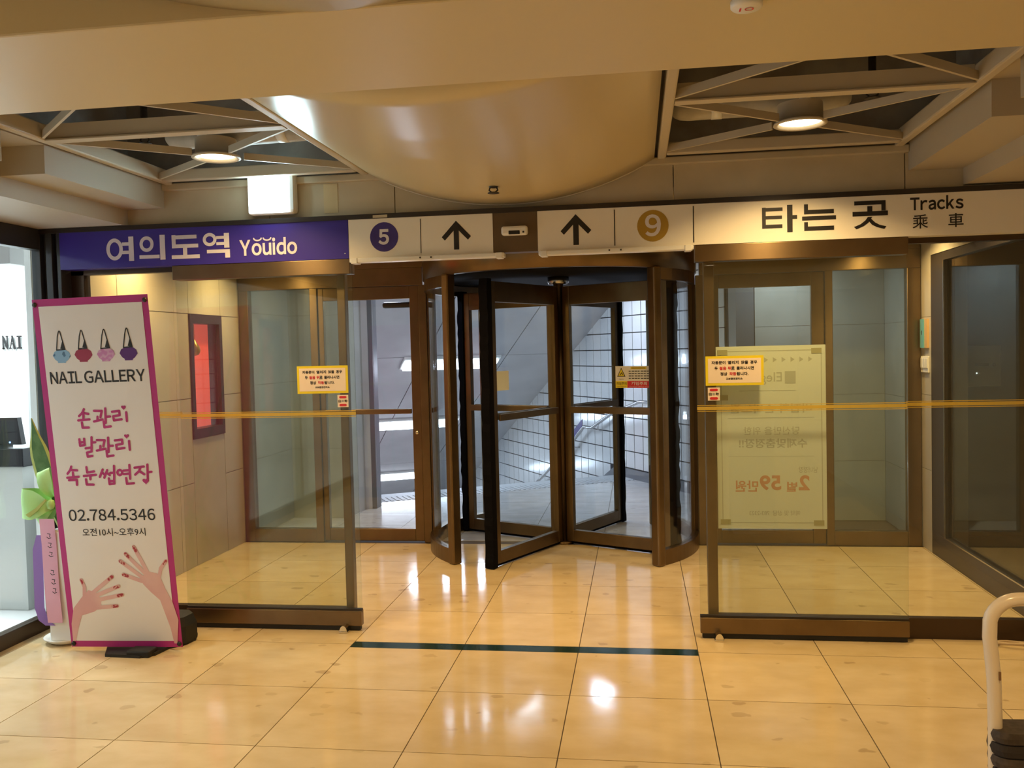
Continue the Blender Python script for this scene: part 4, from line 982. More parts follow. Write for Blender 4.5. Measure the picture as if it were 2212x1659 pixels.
for n, (vis, dz, s, z) in enumerate(cells):
    if n < 295: inst('wall_tile', tme, SE(s, 0.002, z), tw, th)
    else:
        rest.hexa([SE(s+0.004, -0.004, z+0.004), SE(s+0.196, -0.004, z+0.004), SE(s+0.196, 0.008, z+0.004), SE(s+0.004, 0.008, z+0.004), SE(s+0.004, -0.004, z+0.196), SE(s+0.196, -0.004, z+0.196), SE(s+0.196, 0.008, z+0.196), SE(s+0.004, 0.008, z+0.196)])
if rest.v: tag(obj('wall_tiles_far', rest, 'tile_white', tw), kind='stuff')
obj('skirting', MB().hexa([SE(-1.9, -0.02, 0), SE(SL, -0.02, 0), SE(SL, 0.01, 0), SE(-1.9, 0.01, 0), SE(-1.9, -0.02, 0.112), SE(SL, -0.02, 0.112), SE(SL, 0.01, 0.112), SE(-1.9, 0.01, 0.112)]), 'skirting_grey', tw)
obj('skirting', MB().hexa([SE(SL, -0.02, -0.35), SE(5.0, -0.02, -2.7), SE(5.0, 0.01, -2.7), SE(SL, 0.01, -0.35), SE(SL, -0.02, 0.112), SE(5.0, -0.02, -2.25), SE(5.0, 0.01, -2.25), SE(SL, 0.01, 0.112)]), 'skirting_grey', tw)
# handrail
hr = thing('handrail', SE(1.0, -0.08, 0.2), 'steel handrail descending along the white tiled stair wall', 'handrail')
obj('rail', MB().tube([SE(-0.9, -0.09, 0.93), SE(-0.32, -0.09, 0.93), SE(-0.27, -0.09, 0.925), SE(0.38, -0.09, 0.76), SE(0.92, -0.09, 0.545), SE(1.13, -0.09, 0.545), SE(1.20, -0.09, 0.51), SE(1.67, -0.09, 0.19), SE(2.45, -0.09, -0.245), SE(6.0, -0.09, -2.1)], 0.021, 12), 'steel', hr)
for s, z in ((-0.5, 0.93), (0.75, 0.615), (1.45, 0.34), (3.0, -0.53)):
    obj('rail_bracket', MB().tube([SE(s, -0.09, z-0.01), SE(s, -0.09, z-0.075), SE(s, -0.06, z-0.095), SE(s, 0.0, z-0.095)], 0.009, 8), 'steel', hr)
obj('purple_sign', MB().hexa([SE(1.35, -0.012, 0.47), SE(1.72, -0.012, 0.24), SE(1.72, -0.006, 0.24), SE(1.35, -0.006, 0.47), SE(1.35, -0.012, 0.62), SE(1.72, -0.012, 0.39), SE(1.72, -0.006, 0.39), SE(1.35, -0.006, 0.62)]), 'print_purple', None, 'small purple sign on the tiled wall above the handrail', 'sign')

# ceiling: flat over the landing, sloping panels over the stairs
sc_ = thing('ceiling_stair', SE(2, -1.6, -1), 'sloping panelled ceiling over the subway stairs', 'ceiling', kind='structure')
obj('flat_ceiling', MB().prism([(-3.6, 7.06), (2.4, 7.06), (2.4, 8.3), SE(-0.134, 0.3)[:2], SE(-0.134, EL-0.6)[:2], (-4.2, 8.4)], 'z', ZLC, ZLC+0.06), 'panel_grey', sc_)
sv = [-0.134, 1.64, 3.34, 5.04, 6.74, 8.44]; ev = [EL-0.1, -2.04, -0.93, 0.02]
def slope_box(s0, s1, e0, e1, d0, d1):
    f = lambda s, e, d: SE(s, e, 2.331-0.514*s+d)
    return MB().hexa([f(s0, e0, d0), f(s1, e0, d0), f(s1, e1, d0), f(s0, e1, d0), f(s0, e0, d1), f(s1, e0, d1), f(s1, e1, d1), f(s0, e1, d1)])
obj('slope_backing', slope_box(-0.134, 9.3, EL-0.2, 0.2, 0.02, 0.06), 'skirting_grey', sc_)
for i in range(5):
    for j in range(3): obj('ceiling_panel', slope_box(sv[i]+0.006, sv[i+1]-0.006, ev[j]+0.006, ev[j+1]-0.006, 0.0, 0.015), 'panel_grey', sc_)
obj('wall_stair_end', MB().hexa([SE(9.3, EL, -2.5), SE(9.4, EL, -2.5), SE(9.4, 0.1, -2.5), SE(9.3, 0.1, -2.5), SE(9.3, EL, -1.5), SE(9.4, EL, -1.5), SE(9.4, 0.1, -1.5), SE(9.3, 0.1, -1.5)]), 'panel_grey', None, 'grey wall at the foot of the subway stairs', 'wall', kind='structure')
obj('wall_stair_left', MB().hexa([SE(-0.35, EL-0.15, -2.5), SE(9.5, EL-0.15, -2.5), SE(9.5, EL, -2.5), SE(-0.35, EL, -2.5), SE(-0.35, EL-0.15, 2.42), SE(9.5, EL-0.15, 2.42), SE(9.5, EL, 2.42), SE(-0.35, EL, 2.42)]), 'panel_grey', None, 'grey wall on the left side of the subway stairs', 'wall', kind='structure')
# fluorescent lamps
SLN = math.atan(0.514)
def stairlamp(s, flat, label, ec=-1.66, pk=1.0):
    zc = ZLC if flat else 2.331-0.514*s
    t = thing('fluorescent_lamp', SE(s, ec, zc-0.06), label, 'ceiling lamp', 'fluorescent lamps above the stairs')
    def F(p):     # local x along e, y along s, z up
        return SE(s+p.y, ec+p.x, zc+p.z-(0 if flat else 0.514*p.y))
    obj('tray', MB().box(-0.65, 0.65, -0.13, 0.13, -0.035, 0.0, 0.01).map(F), 'plastic_white', t)
    tag(obj('diffuser', MB().box(-0.62, 0.62, -0.10, 0.10, -0.07, -0.035, 0.015).map(F), 'lamp_cool', t), 'glowing white diffuser')
    o = area('tube_glow', t, F(Vector((0, 0, -0.075))), 1.2, 0.18, P_TUBE*pk, COOL)
    ang = math.atan2(NV.y, NV.x)
    o.rotation_euler = (Matrix.Rotation(ang, 4, 'Z') @ Matrix.Rotation(0 if flat else -SLN, 4, 'X')).to_euler()
stairlamp(-0.27, True, 'fluorescent lamp on the flat landing ceiling', -2.0, 0.45)
stairlamp(1.75, False, 'uppermost fluorescent lamp on the sloping stair ceiling')
stairlamp(3.49, False, 'middle fluorescent lamp on the sloping stair ceiling')
stairlamp(5.50, False, 'lowest fluorescent lamp on the sloping stair ceiling')
def roundlamp(x, y, label, pw):
    t = thing('round_lamp', (x, y, ZLC-0.05), label, 'ceiling lamp', 'round lamps over the landing')
    obj('rim', MB().lathe([(0, 0.05), (0.15, 0.05), (0.155, 0.02), (0.14, 0.012), (0, 0.012)], (x, y, ZLC-0.05), 28), 'plastic_white', t)
    obj('diffuser', MB().lathe([(0, -0.012), (0.09, -0.008), (0.135, 0.008), (0.135, 0.014), (0, 0.014)], (x, y, ZLC-0.05), 28), 'lamp_cool', t)
    area('lamp_glow', t, (x, y, ZLC-0.07), 0.25, 0, pw, COOL, disk=True)
roundlamp(-0.45, 9.9, 'round white lamp on the landing ceiling near the tiled wall', P_TUBE*0.6)
roundlamp(-2.2, 7.5, 'round white lamp on the landing ceiling outside the left rear door', P_TUBE*0.38)
roundlamp(1.2, 7.5, 'round white lamp on the landing ceiling outside the right rear door', P_TUBE*0.38)
# alcove walls outside the rear panes
marble_wall('wall_alcove_left', 'grey marble wall outside the left rear pane', 'y', 8.02, 0.1, [-3.42, -2.73], [0, 0.66, 1.30, 1.92, ZLC], 'marble_outer', flip=-1)
marble_wall('wall_alcove_side_left', 'grey marble side wall outside the left rear pane', 'x', VL, 0.15, [7.1, 8.02], [0, 0.66, 1.30, 1.92, ZLC], 'marble_outer')
t = thing('wall_pier_left', (-2.71, 8.3, 0), 'grey marble pier and dark post at the stair mouth, left', 'wall', kind='structure')
obj('pier', MB().prism([(-2.735, 8.022), (-2.70, 8.50), (-3.3, 8.50), (-3.3, 8.13), (-2.735, 8.13)][::-1], 'z', 0, ZLC), 'marble_outer', t)
obj('dark_post', MB().box(-2.71, -2.60, 8.505, 8.66, 0, ZLC), 'skirting_grey', t)
obj('dark_return', MB().prism([(-2.71, 8.66), (-2.66, 8.665), SE(-0.36, EL)[:2], SE(-0.36, EL-0.12)[:2]], 'z', 0, ZLC), 'panel_grey', t)
marble_wall('wall_alcove_right', 'grey marble wall outside the right rear pane', 'y', 7.97, 0.1, [1.02, 1.55, 2.1], [0, 0.52, 1.10, 1.70, ZLC], 'marble_outer', flip=-1)
marble_wall('wall_alcove_side_right', 'grey marble side wall outside the right rear pane', 'x', VR, 0.15, [7.1, 7.97], [0, 0.52, 1.10, 1.70, ZLC], 'marble_outer', flip=-1)
t = thing('wall_pier_right', (0.9, 8.2, 0), 'dark pier at the stair mouth, right', 'wall', kind='structure')
obj('dark_post', MB().box(0.86, 1.015, 7.975, 8.6, 0, ZLC), 'skirting_grey', t)
# ================================================================== NAIL SHOP ON THE LEFT
w7 = thing('window_7', (XL, 1.0, 0), 'dark-framed glass front of the bright nail shop', 'window', kind='structure')
obj('bottom_rail', MB().box(XL-0.03, XL+0.03, -3.5, 4.70, 0, 0.085, 0.004), 'bronze_dark', w7)
obj('head_rail', MB().box(XL-0.03, XL+0.03, -3.5, 4.70, 2.19, 2.31, 0.004), 'frame_blue', w7)
obj('glass_pane', MB().box(XL-0.005, XL+0.005, -3.5, 4.70, 0.085, 2.19), 'glass_shop', w7)
for y in (-3.45, -1.2, 0.9, 2.9): obj('mullion', MB().box(XL-0.03, XL+0.03, y-0.03, y+0.03, 0.085, 2.19), 'frame_blue', w7)
sh = thing('wall_shop', (-4.9, 5.0, 0), 'bright white walls of the nail shop', 'wall', kind='structure')
obj('shop_wall', MB().box(-7.0, -3.62, 6.0, 6.08, 0, 2.6), 'shop_white', sh)
obj('pilaster', MB().box(-4.055, -3.62, 5.42, 6.0, 0.80, 2.6), 'shop_panel', sh)
obj('pilaster_foot', MB().box(-4.075, -3.60, 5.41, 6.0, 0.70, 0.80), 'shop_panel', sh)
obj('low_panel', MB().box(-4.05, -3.60, 5.43, 6.0, 0, 0.70), 'wood_brown', sh)
obj('shop_wall', MB().box(-7.08, -7.0, -3.6, 6.08, 0, 2.6), 'shop_white', sh)
obj('shop_wall', MB().box(-7.0, XL, -3.6, -3.52, 0, 2.6), 'shop_white', sh)
obj('shop_wall', MB().box(-3.62, -3.58, 4.86, 6.08, 0, 2.6), 'shop_white', sh)
obj('shop_floor', MB().box(-7.0, XL-0.05, -3.6, 6.08, -0.06, -0.002), 'shop_white', sh)
obj('shop_ceiling', MB().box(-7.0, XL-0.04, -3.6, 6.08, 2.6, 2.66), 'shop_white', sh)
obj('shop_bulkhead', MB().box(XL-0.12, XL-0.03, -3.6, 4.86, 2.25, 2.6), 'shop_white', sh)
for x, y, lb in ((-4.9, 5.1, 'bright panel light in the nail shop near its white wall'), (-5.2, 2.2, 'bright panel light in the nail shop beside the hall'), (-5.2, -1.0, 'bright panel light at the far end of the nail shop')):
    t = thing('panel_light', (x, y, 2.55), lb, 'ceiling lamp', 'panel lights of the nail shop')
    obj('frame', MB().box(x-0.32, x+0.32, y-0.32, y+0.32, 2.572, 2.60, 0.005), 'plastic_white', t)
    obj('diffuser', MB().box(x-0.29, x+0.29, y-0.29, y+0.29, 2.562, 2.572), 'lamp_cool', t)
    area('panel_glow', t, (x, y, 2.555), 0.56, 0.56, P_SHOP*(1.0 if y > 4 else 0.16), (0.90, 0.97, 1.0))
t = thing('wall_lettering', (-4.59, 5.985, 1.65), 'black letters NAI on the white shop wall', 'lettering')
p = Plane((0, 6.0, 0), (1, 0, 0), (0, 0, 1), (0, -1, 0))
for nm, s, a, b in (('letter', 'N', -4.672, -4.618), ('letter', 'A', -4.612, -4.562), ('letter', 'I', -4.552, -4.508)):
    m = MB(); z0, z1 = 1.650, 1.740; d = 0.012
    if s == 'N':
        stroke2(m, p, [(a+0.010, z0), (a+0.010, z1)], 0.015, d); stroke2(m, p, [(b-0.010, z0), (b-0.010, z1)], 0.013, d); stroke2(m, p, [(a+0.010, z1), (b-0.010, z0)], 0.016, d+0.001); rect2(m, p, a, a+0.022, z0-0.004, z0+0.006, d); rect2(m, p, b-0.022, b, z1-0.006, z1+0.004, d)
    elif s == 'A':
        stroke2(m, p, [(a+0.008, z0), (a+0.026, z1)], 0.011, d); stroke2(m, p, [(a+0.026, z1), (b-0.008, z0)], 0.017, d+0.001); stroke2(m, p, [(a+0.014, z0+0.034), (b-0.014, z0+0.034)], 0.010, d+0.002); rect2(m, p, a-0.002, a+0.018, z0-0.004, z0+0.006, d); rect2(m, p, b-0.020, b+0.004, z0-0.004, z0+0.006, d)
    else:
        c = (a+b)/2; rect2(m, p, c-0.010, c+0.010, z0, z1, d); rect2(m, p, c-0.022, c+0.022, z0-0.004, z0+0.008, d); rect2(m, p, c-0.022, c+0.022, z1-0.008, z1+0.004, d)
    obj(nm, m, 'print_black', t)
t = thing('reception_desk', (-4.1, 4.9, 0), 'white reception desk with thick black top inside the nail shop', 'desk')
obj('top', MB().box(-4.8, -3.755, 4.95, 5.40, 0.90, 1.015, 0.006), 'desk_black', t)
obj('front_panel', MB().box(-4.75, -3.79, 4.985, 5.36, 0.0, 0.90), 'desk_white', t)
t = thing('monitor', (-3.92, 5.1, 1.015), 'black monitor with blue power light on the reception desk', 'monitor')
obj('screen', MB().prism([(-4.30, 1.03), (-3.835, 1.03), (-3.86, 1.20), (-4.30, 1.20)], 'y', 5.05, 5.09), 'desk_black', t)
obj('stand', MB().box(-4.1, -3.98, 5.04, 5.16, 1.015, 1.032), 'desk_black', t)
obj('power_light', MB().lathe([(0, 0), (0.005, 0), (0.005, 0.003), (0, 0.003)], (0, 0, 0), 10).map(lambda q: Vector((-3.915+q.x, 5.05-q.z, 1.045+q.y))), 'led_blue', t)
t = thing('wall_speaker', (-3.85, 5.0, 2.15), 'dark box speaker hanging at the top of the nail shop window', 'speaker')
obj('case', MB().box(-4.05, -3.808, 4.98, 5.15, 2.155, 2.40, 0.006), 'plastic_grey', t)
obj('bracket', MB().box(-3.95, -3.90, 5.04, 5.09, 2.40, 2.60), 'iron_dark', t)
obj('power_light', MB().box(-3.842, -3.834, 4.976, 4.981, 2.262, 2.270), 'lamp_exit', t)
t = thing('desk_cable', (-3.72, 5.41, 0.55), 'thin dark cables hanging beside the reception desk', 'cable')
obj('cord', MB().tube([(-3.75, 5.38, 0.92), (-3.72, 5.395, 0.80), (-3.735, 5.39, 0.70), (-3.71, 5.395, 0.62), (-3.72, 5.39, 0.55)], 0.004, 6), 'rubber', t)
obj('plug', MB().box(-3.74, -3.69, 5.375, 5.405, 0.57, 0.66, 0.01), 'rubber', t)

# ================================================================== WALLS AROUND THE HALL (right and behind the camera)
obj('wall_hall_right', MB().box(XR, XR+0.1, -3.5, 4.70, 0, 2.6), 'back_wall', None, 'plain beige wall on the right side of the hall', 'wall', kind='structure')
obj('wall_hall_end', MB().box(XR-0.15, XR+0.1, 4.702, 4.86, 0, 2.075), 'bronze_dark', None, 'dark post closing the right end of the facade', 'wall', kind='structure')
obj('wall_back', MB().box(XL, XR, -3.62, -3.52, 0, 2.6), 'back_wall', None, 'plain beige wall at the far end of the hall behind the viewer', 'wall', kind='structure')

# ================================================================== BANNER STAND
BL = Vector((-3.026, 4.30, 0.020)); BR = Vector((-2.408, 4.33, 0.022)); TL = Vector((-3.052, 4.14, 1.864)); TR = Vector((-2.425, 4.15, 1.874))
class BanPlane(Plane):
    def __init__(s):
        s.n = (BR-BL).cross(TL-BL).normalized()
        if s.n.y > 0: s.n = -s.n
    def at(s, u, v, d=0.0): return BL*(1-u)*(1-v)+BR*u*(1-v)+TL*(1-u)*v+TR*u*v+s.n*d
bp = BanPlane()
bn = thing('banner_stand', ((BL.x+BR.x)/2, 4.40, 0), 'tall pink-edged NAIL GALLERY banner on a black base', 'banner')
m = MB(); N = 10
def sheet(u0, u1, v0, v1, d, nu, nv):
    q = MB(); pts = []
    for a in (d, d-0.0012):
        for j in range(nv+1):
            for i in range(nu+1):
                pts.append(bp.at(u0+(u1-u0)*i/nu, v0+(v1-v0)*j/nv, a))
    k = (nu+1)*(nv+1)
    fs = [(j*(nu+1)+i, j*(nu+1)+i+1, (j+1)*(nu+1)+i+1, (j+1)*(nu+1)+i) for j in range(nv) for i in range(nu)]
    q.add(pts, fs+[tuple(x+k for x in f[::-1]) for f in fs]); return q
obj('banner_border', sheet(0, 1, 0, 1, 0.0, 6, 16), 'banner_pink', bn)
obj('banner_field', sheet(0.052, 0.948, 0.0185, 0.980, 0.0016, 6, 16), 'banner_cloth', bn)
D = json.loads(BAN)
W_, H_ = 0.62, 1.845
class UV(Plane):   # metric frame on the banner so that strokes keep their width
    def __init__(s): pass
    def at(s, x, y, d=0.0): return bp.at(x/W_, y/H_, d)
uvp = UV()
ms = lambda pts: [(u*W_, v*H_) for u, v in pts]
for row in D['rows']:
    m = MB()
    for k, s in enumerate(row): stroke2(m, uvp, ms(s), 0.0125, 0.003+0.00012*(k % 5))
    obj('pink_lettering', m, 'ink_pink', bn)
for u, v, r in D['hearts']:
    s = r*0.00070; pts = []
    for k in range(28):
        a = 2*PI*k/28
        pts.append((u*W_+s*(16*math.sin(a)**3)/16, v*H_+s*(13*math.cos(a)-5*math.cos(2*a)-2*math.cos(3*a)-math.cos(4*a))/16))
    obj('heart', poly2(MB(), uvp, pts, 0.004), 'ink_pink', bn)
for (body, wedge, handle), mm in zip(D['bags'], ('bag_blue', 'bag_red', 'bag_pink', 'bag_purple')):
    b = obj('bag_print', poly2(MB(), uvp, ms(body), 0.003), mm, bn)
    q = MB(); poly2(q, uvp, ms(wedge), 0.0035); stroke2(q, uvp, ms(handle), 0.0055, 0.0032); stroke2(q, uvp, [ms(handle)[0], ms(handle)[-1]], 0.006, 0.0036)
    obj('bag_strap', q, 'ink_black', b)
obj('name_lettering', letters(letters(MB(), uvp, 'NAIL', 0.0865*W_, 0.362*W_, 0.7655*H_, 0.7985*H_, d=0.003, bold=0.018, track=0.045), uvp, 'GALLERY', 0.385*W_, 0.915*W_, 0.7655*H_, 0.7985*H_, d=0.003, bold=0.018, track=0.045), 'ink_black', bn)
obj('phone_lettering', letters(MB(), uvp, '02.784.5346', 0.112*W_, 0.876*W_, 0.374*H_, 0.4065*H_, d=0.003, bold=0.012, track=0.075), 'ink_black', bn)
obj('hours_lettering', text(MB(), uvp, '오전10시~오후9시', 0.217*W_, 0.776*W_, 0.3285*H_, 0.3515*H_, d=0.003, bold=0.005), 'ink_black', bn)
for key in ('handR', 'handL'):
    h = D[key]; m = MB()
    poly2(m, uvp, ms(h['palm']), 0.0030)
    for k, f in enumerate(h['fing']):
        stroke2(m, uvp, ms(f), 0.021 if k < 4 else 0.019, 0.0032+0.0001*k)
    ho = obj('hand_print', m, 'skin_print', bn)
    for k, f in enumerate(h['fing']):
        m = MB()
        f = ms(f); a, b = f[-2], f[-1]; L = math.hypot(b[0]-a[0], b[1]-a[1]); t_ = 0.022/L
        c = (b[0]-(b[0]-a[0])*t_, b[1]-(b[1]-a[1])*t_)
        obj('nail_print', stroke2(m, uvp, [c, b], 0.0165 if k < 4 else 0.011, 0.0042), 'nail_print', ho)
for u, v in ((0.022, 0.985), (0.975, 0.985), (0.025, 0.010), (0.975, 0.010)):
    c = bp.at(u, v, 0.0); o = MB().lathe([(0, 0.0), (0.010, 0.0), (0.013, 0.004), (0.010, 0.009), (0, 0.010)], (0, 0, 0), 14)
    obj('grommet', o.map(lambda q, c=c: c+Vector((q.x, -q.z, q.y))), 'iron_dark', bn)
# x-frame and water base behind the sheet
hub = Vector((-2.73, 4.42, 0.62))
for c in (bp.at(0.02, 0.985, -0.004), bp.at(0.98, 0.985, -0.004), bp.at(0.03, 0.012, -0.004), bp.at(0.97, 0.012, -0.004)):
    obj('frame_rod', MB().tube([hub, c.lerp(hub, 0.5)+Vector((0, 0.015, 0)), c], 0.006, 8), 'rubber', bn)
obj('rear_pole', MB().tube([hub, Vector((-2.70, 4.47, 0.08))], 0.016, 10), 'rubber', bn)
ft = MB()
ft.prism([(-2.86, 4.37), (-2.78, 4.215), (-2.58, 4.205), (-2.52, 4.25), (-2.50, 4.36), (-2.45, 4.41), (-2.425, 4.50), (-2.46, 4.59), (-2.56, 4.62), (-2.78, 4.60), (-2.88, 4.50)], 'z', 0.0, 0.015)
obj('base_plate', ft, 'rubber', bn)
bs = MB()
def dome(poly, z0, z1, k):
    cx = sum(p[0] for p in poly)/len(poly); cy = sum(p[1] for p in poly)/len(poly); n = len(poly)
    lo = [(x, y, z0) for x, y in poly]; mi = [(x, y, z0+(z1-z0)*0.65) for x, y in poly]; hi = [(cx+(x-cx)*k, cy+(y-cy)*k, z1) for x, y in poly]
    return bs.add(lo+mi+hi, [tuple(range(n-1, -1, -1)), tuple(range(2*n, 3*n))]+[(a*n+i, a*n+(i+1) % n, (a+1)*n+(i+1) % n, (a+1)*n+i) for a in (0, 1) for i in range(n)])
dome([(-2.60, 4.37), (-2.49, 4.37), (-2.435, 4.42), (-2.425, 4.52), (-2.49, 4.59), (-2.62, 4.59)], 0.012, 0.15, 0.80)
dome([(-2.86, 4.38), (-2.58, 4.38), (-2.58, 4.60), (-2.84, 4.58)], 0.012, 0.12, 0.85)
obj('water_base', bs, 'rubber', bn)
obj('base_foot', MB().box(-2.66, -2.53, 4.212, 4.30, 0.0, 0.035, 0.008), 'rubber', bn)

# ================================================================== GIFT PLANT BEHIND THE BANNER
gp = thing('potted_plant', (-3.17, 4.47, 0), 'snake plant with green bow and pink ribbon in white pot behind the banner', 'plant')
obj('saucer', MB().lathe([(0, 0.006), (0.085, 0.006), (0.10, 0.022), (0.125, 0.034), (0.130, 0.030), (0.105, 0.010), (0.09, 0.0), (0, 0.0)], (-3.15, 4.46, 0), 28), 'plastic_white', gp)
obj('pot', MB().box(-3.225, -3.06, 4.40, 4.55, 0.010, 0.62, 0.01), 'plastic_white', gp)
def leaf(base, tip, wd, bend):
    a = Vector(base); b = Vector(tip); n = 12; L = []
    for i in range(n+1):
        t_ = i/n; c = a.lerp(b, t_)+Vector((bend*math.sin(PI*t_), 0, 0))
        wv = wd*(0.55+0.75*math.sin(PI*min(t_*0.8+0.12, 1.0)))*(1-max(0, t_-0.72)/0.28*0.98)
        L.append((c, wv))
    def strip(f0, f1, dy):
        m = MB(); pts = []
        for c, wv in L: pts += [c+Vector((wv*f0, dy+abs(f0)*0.012, 0)), c+Vector((wv*f1, dy+abs(f1)*0.012, 0)), c+Vector((wv*f1, dy+abs(f1)*0.012+0.003, 0)), c+Vector((wv*f0, dy+abs(f0)*0.012+0.003, 0))]
        fs = []
        for i in range(n):
            for q in range(4): fs.append((i*4+q, i*4+(q+1) % 4, (i+1)*4+(q+1) % 4, (i+1)*4+q))
        return m.add(pts, fs)
    o = obj('leaf', strip(-0.72, 0.72, 0), 'leaf', gp)
    obj('leaf_edge', strip(-1.0, -0.72, 0), 'leaf_edge', o); obj('leaf_edge', strip(0.72, 1.0, 0), 'leaf_edge', o)
leaf((-3.16, 4.48, 0.60), (-3.345, 4.48, 1.235), 0.050, -0.02)
leaf((-3.12, 4.50, 0.60), (-3.05, 4.52, 1.10), 0.045, 0.02)
leaf((-3.10, 4.46, 0.60), (-3.00, 4.50, 1.02), 0.045, 0.03)
def bow_loop(c, ax, length, width, depth, name='bow_loop'):
    """a ribbon bent back on itself: length along ax, width along the in-plane normal"""
    c = Vector(c); ax = Vector(ax).normalized(); wv = Vector((-ax.z, 0, ax.x)); m = MB(); pts = []; n = 20
    for i in range(n+1):
        th_ = 2*PI*i/n; l_ = length*0.5*(1-math.cos(th_)); y_ = -depth*math.sin(th_)
        ww = width*(0.25+0.75*math.sin(min(PI/2, PI*l_/length*0.75+0.05)))
        for q in range(5):
            f = q/4-0.5; ripple = 0.006*math.sin(5*f+th_*2)
            pts.append(c+ax*l_+wv*ww*f+Vector((0, y_+ripple, 0)))
    fs = [(i*5+q, i*5+q+1, (i+1)*5+q+1, (i+1)*5+q) for i in range(n) for q in range(4)]
    return obj(name, m.add(pts, fs, True), 'ribbon_green', gp)
bow_loop((-3.195, 4.42, 0.760), (-1, 0, 0.06), 0.175, 0.165, 0.035)
bow_loop((-3.200, 4.44, 0.745), (-0.85, 0, -0.45), 0.12, 0.11, 0.03)
bow_loop((-3.200, 4.45, 0.80), (-0.35, 0, 0.95), 0.16, 0.085, 0.03)
bow_loop((-3.190, 4.45, 0.76), (1, 0, 0.1), 0.15, 0.15, 0.03)
obj('bow_fold', MB().prism([(-3.32, 0.715), (-3.26, 0.75), (-3.20, 0.80), (-3.195, 0.79), (-3.25, 0.735), (-3.30, 0.70)], 'y', 4.375, 4.380), 'leaf_edge', gp)
obj('bow_knot', MB().lathe([(0, -0.03), (0.018, -0.02), (0.022, 0), (0.018, 0.02), (0, 0.03)], (-3.195, 4.415, 0.765), 12), 'ribbon_green', gp)
def ribbon(name, pts, w0, y, mm):
    m = MB(); q = []
    for k, (x, z) in enumerate(pts):
        yy = y+0.006*math.sin(k*1.3); q += [(x-w0/2, yy, z), (x+w0/2, yy+0.004, z), (x+w0/2, yy+0.006, z), (x-w0/2, yy+0.002, z)]
    fs = []
    for i in range(len(pts)-1):
        for a in range(4): fs.append((i*4+a, i*4+(a+1) % 4, (i+1)*4+(a+1) % 4, (i+1)*4+a))
    fs += [(0, 1, 2, 3), tuple(len(q)-4+a for a in range(4))]
    return obj(name, m.add(q, fs), mm, gp)
ribbon('pink_ribbon', [(-3.205, 0.69), (-3.200, 0.55), (-3.195, 0.40), (-3.185, 0.25), (-3.175, 0.12)], 0.085, 4.385, 'ribbon_pink')
ribbon('purple_ribbon', [(-3.245, 0.60), (-3.275, 0.52), (-3.275, 0.35), (-3.272, 0.20), (-3.25, 0.13), (-3.215, 0.10)], 0.055, 4.392, 'ribbon_purple')
m = MB(); rp = Plane((0, 4.375, 0), (1, 0, 0), (0, 0, 1), (0, -1, 0))
for k, z in enumerate((0.60, 0.55, 0.50, 0.40, 0.35, 0.30)):
    x = -3.185+0.004*k
    stroke2(m, rp, [(x-0.008, z+0.012), (x+0.008, z+0.010), (x+0.004, z-0.004)], 0.004); stroke2(m, rp, [(x-0.012, z-0.006), (x-0.002, z-0.014), (x+0.012, z-0.010)], 0.004)
obj('ribbon_writing', m, 'ink_black', gp)

# ================================================================== HAND CART AT THE RIGHT EDGE
hc = thing('hand_cart', (0.92, 2.0, 0), 'white tube cart handle with dark roped bundle at the right edge', 'cart')
pts = []
base = [(0.748, 0.05), (0.748, 0.70), (0.747, 0.76), (0.7455, 0.82), (0.741, 0.87), (0.737, 0.91)]
for x, z in base: pts.append((x, 2.0, z))
for k in range(1, 9):
    a = PI-(PI/2)*k/8; pts.append((0.797+0.060*math.cos(a), 2.0, 0.935+0.058*math.sin(a)))
pts += [(0.90, 2.0, 0.995), (1.04, 2.0, 0.995)]
for k in range(1, 9):
    a = PI/2-(PI/2)*k/8; pts.append((1.04+0.060*math.cos(a), 2.0, 0.937+0.058*math.sin(a)))
pts += [(1.095, 2.0, 0.85), (1.09, 2.0, 0.70), (1.09, 2.0, 0.05)]
obj('handle', MB().tube(pts, 0.0145, 16), 'tube_cream', hc)
obj('wear_mark', MB().box(0.750, 0.754, 1.983, 1.9868, 0.822, 0.840), 'tube_wear', hc)
bu = MB(); ring = []
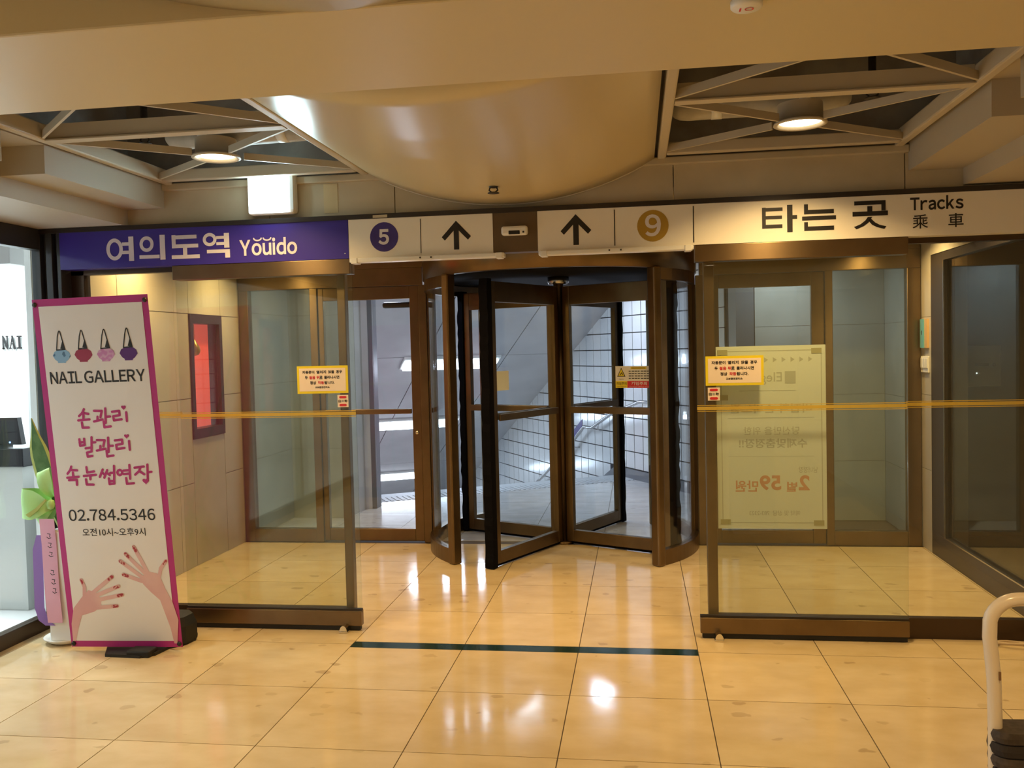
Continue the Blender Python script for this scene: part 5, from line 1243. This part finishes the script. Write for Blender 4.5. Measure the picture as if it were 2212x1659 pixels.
def rr(x0, x1, y0, y1, r, n=6):
    o = []
    for (cx, cy, a0) in ((x1-r, y1-r, 0), (x0+r, y1-r, PI/2), (x0+r, y0+r, PI), (x1-r, y0+r, 1.5*PI)):
        for k in range(n+1): o.append((cx+r*math.cos(a0+PI/2*k/n), cy+r*math.sin(a0+PI/2*k/n)))
    return o
obj('bundle', MB().prism(rr(0.742, 1.095, 1.965, 2.035, 0.03), 'z', 0.06, 0.715), 'rope_dark', hc)
for k in range(24):
    z = 0.066+0.0272*k; g = 0.003+0.002*((k*7) % 5)/5
    loop = rr(0.742-g, 1.095+g, 1.965-g, 2.035+g, 0.03)
    m = MB(); n = len(loop); tl_ = lambda x: 0.006*(x-0.74)*((k % 3)-1)*4
    pts = [(x, y, z+tl_(x)) for x, y in loop]+[(x+(0.003 if x > 0.9 else -0.003), y-0.002, z+0.012+tl_(x)) for x, y in loop]+[(x, y, z+0.024+tl_(x)) for x, y in loop]
    m.add(pts, [tuple(range(n-1, -1, -1)), tuple(range(2*n, 3*n))]+[(a*n+q, a*n+(q+1) % n, (a+1)*n+(q+1) % n, (a+1)*n+q) for a in (0, 1) for q in range(n)])
    obj('wrap_band', m, 'rope_brown' if k % 2 else 'rope_dark', hc)
obj('foot_bar', MB().tube([(0.748, 2.0, 0.06), (0.748, 2.20, 0.03), (1.09, 2.20, 0.03), (1.09, 2.0, 0.06)], 0.013, 10), 'tube_cream', hc)
for x in (0.735, 1.105):
    obj('wheel', MB().lathe([(0.012, -0.014), (0.05, -0.014), (0.055, -0.008), (0.055, 0.008), (0.05, 0.014), (0.012, 0.014), (0.012, -0.014)], (0, 0, 0), 24).map(lambda q, x=x: Vector((x+q.z, 2.0+q.x, 0.055+q.y))), 'rubber', hc)
t = thing('floor_cable', (1.93, 4.74, 0), 'beige cable coiled on the floor by the right fixed pane', 'cable')
obj('coil', MB().tube([(1.80+0.10*math.cos(a*0.55)+0.012*a, 4.70+0.035*math.sin(a*0.55), 0.010+0.0016*a) for a in range(0, 26)], 0.007, 6), 'cable_beige', t)

bpy.data.objects.remove(TOB); bpy.data.curves.remove(TCU); bpy.data.scenes.remove(TS)
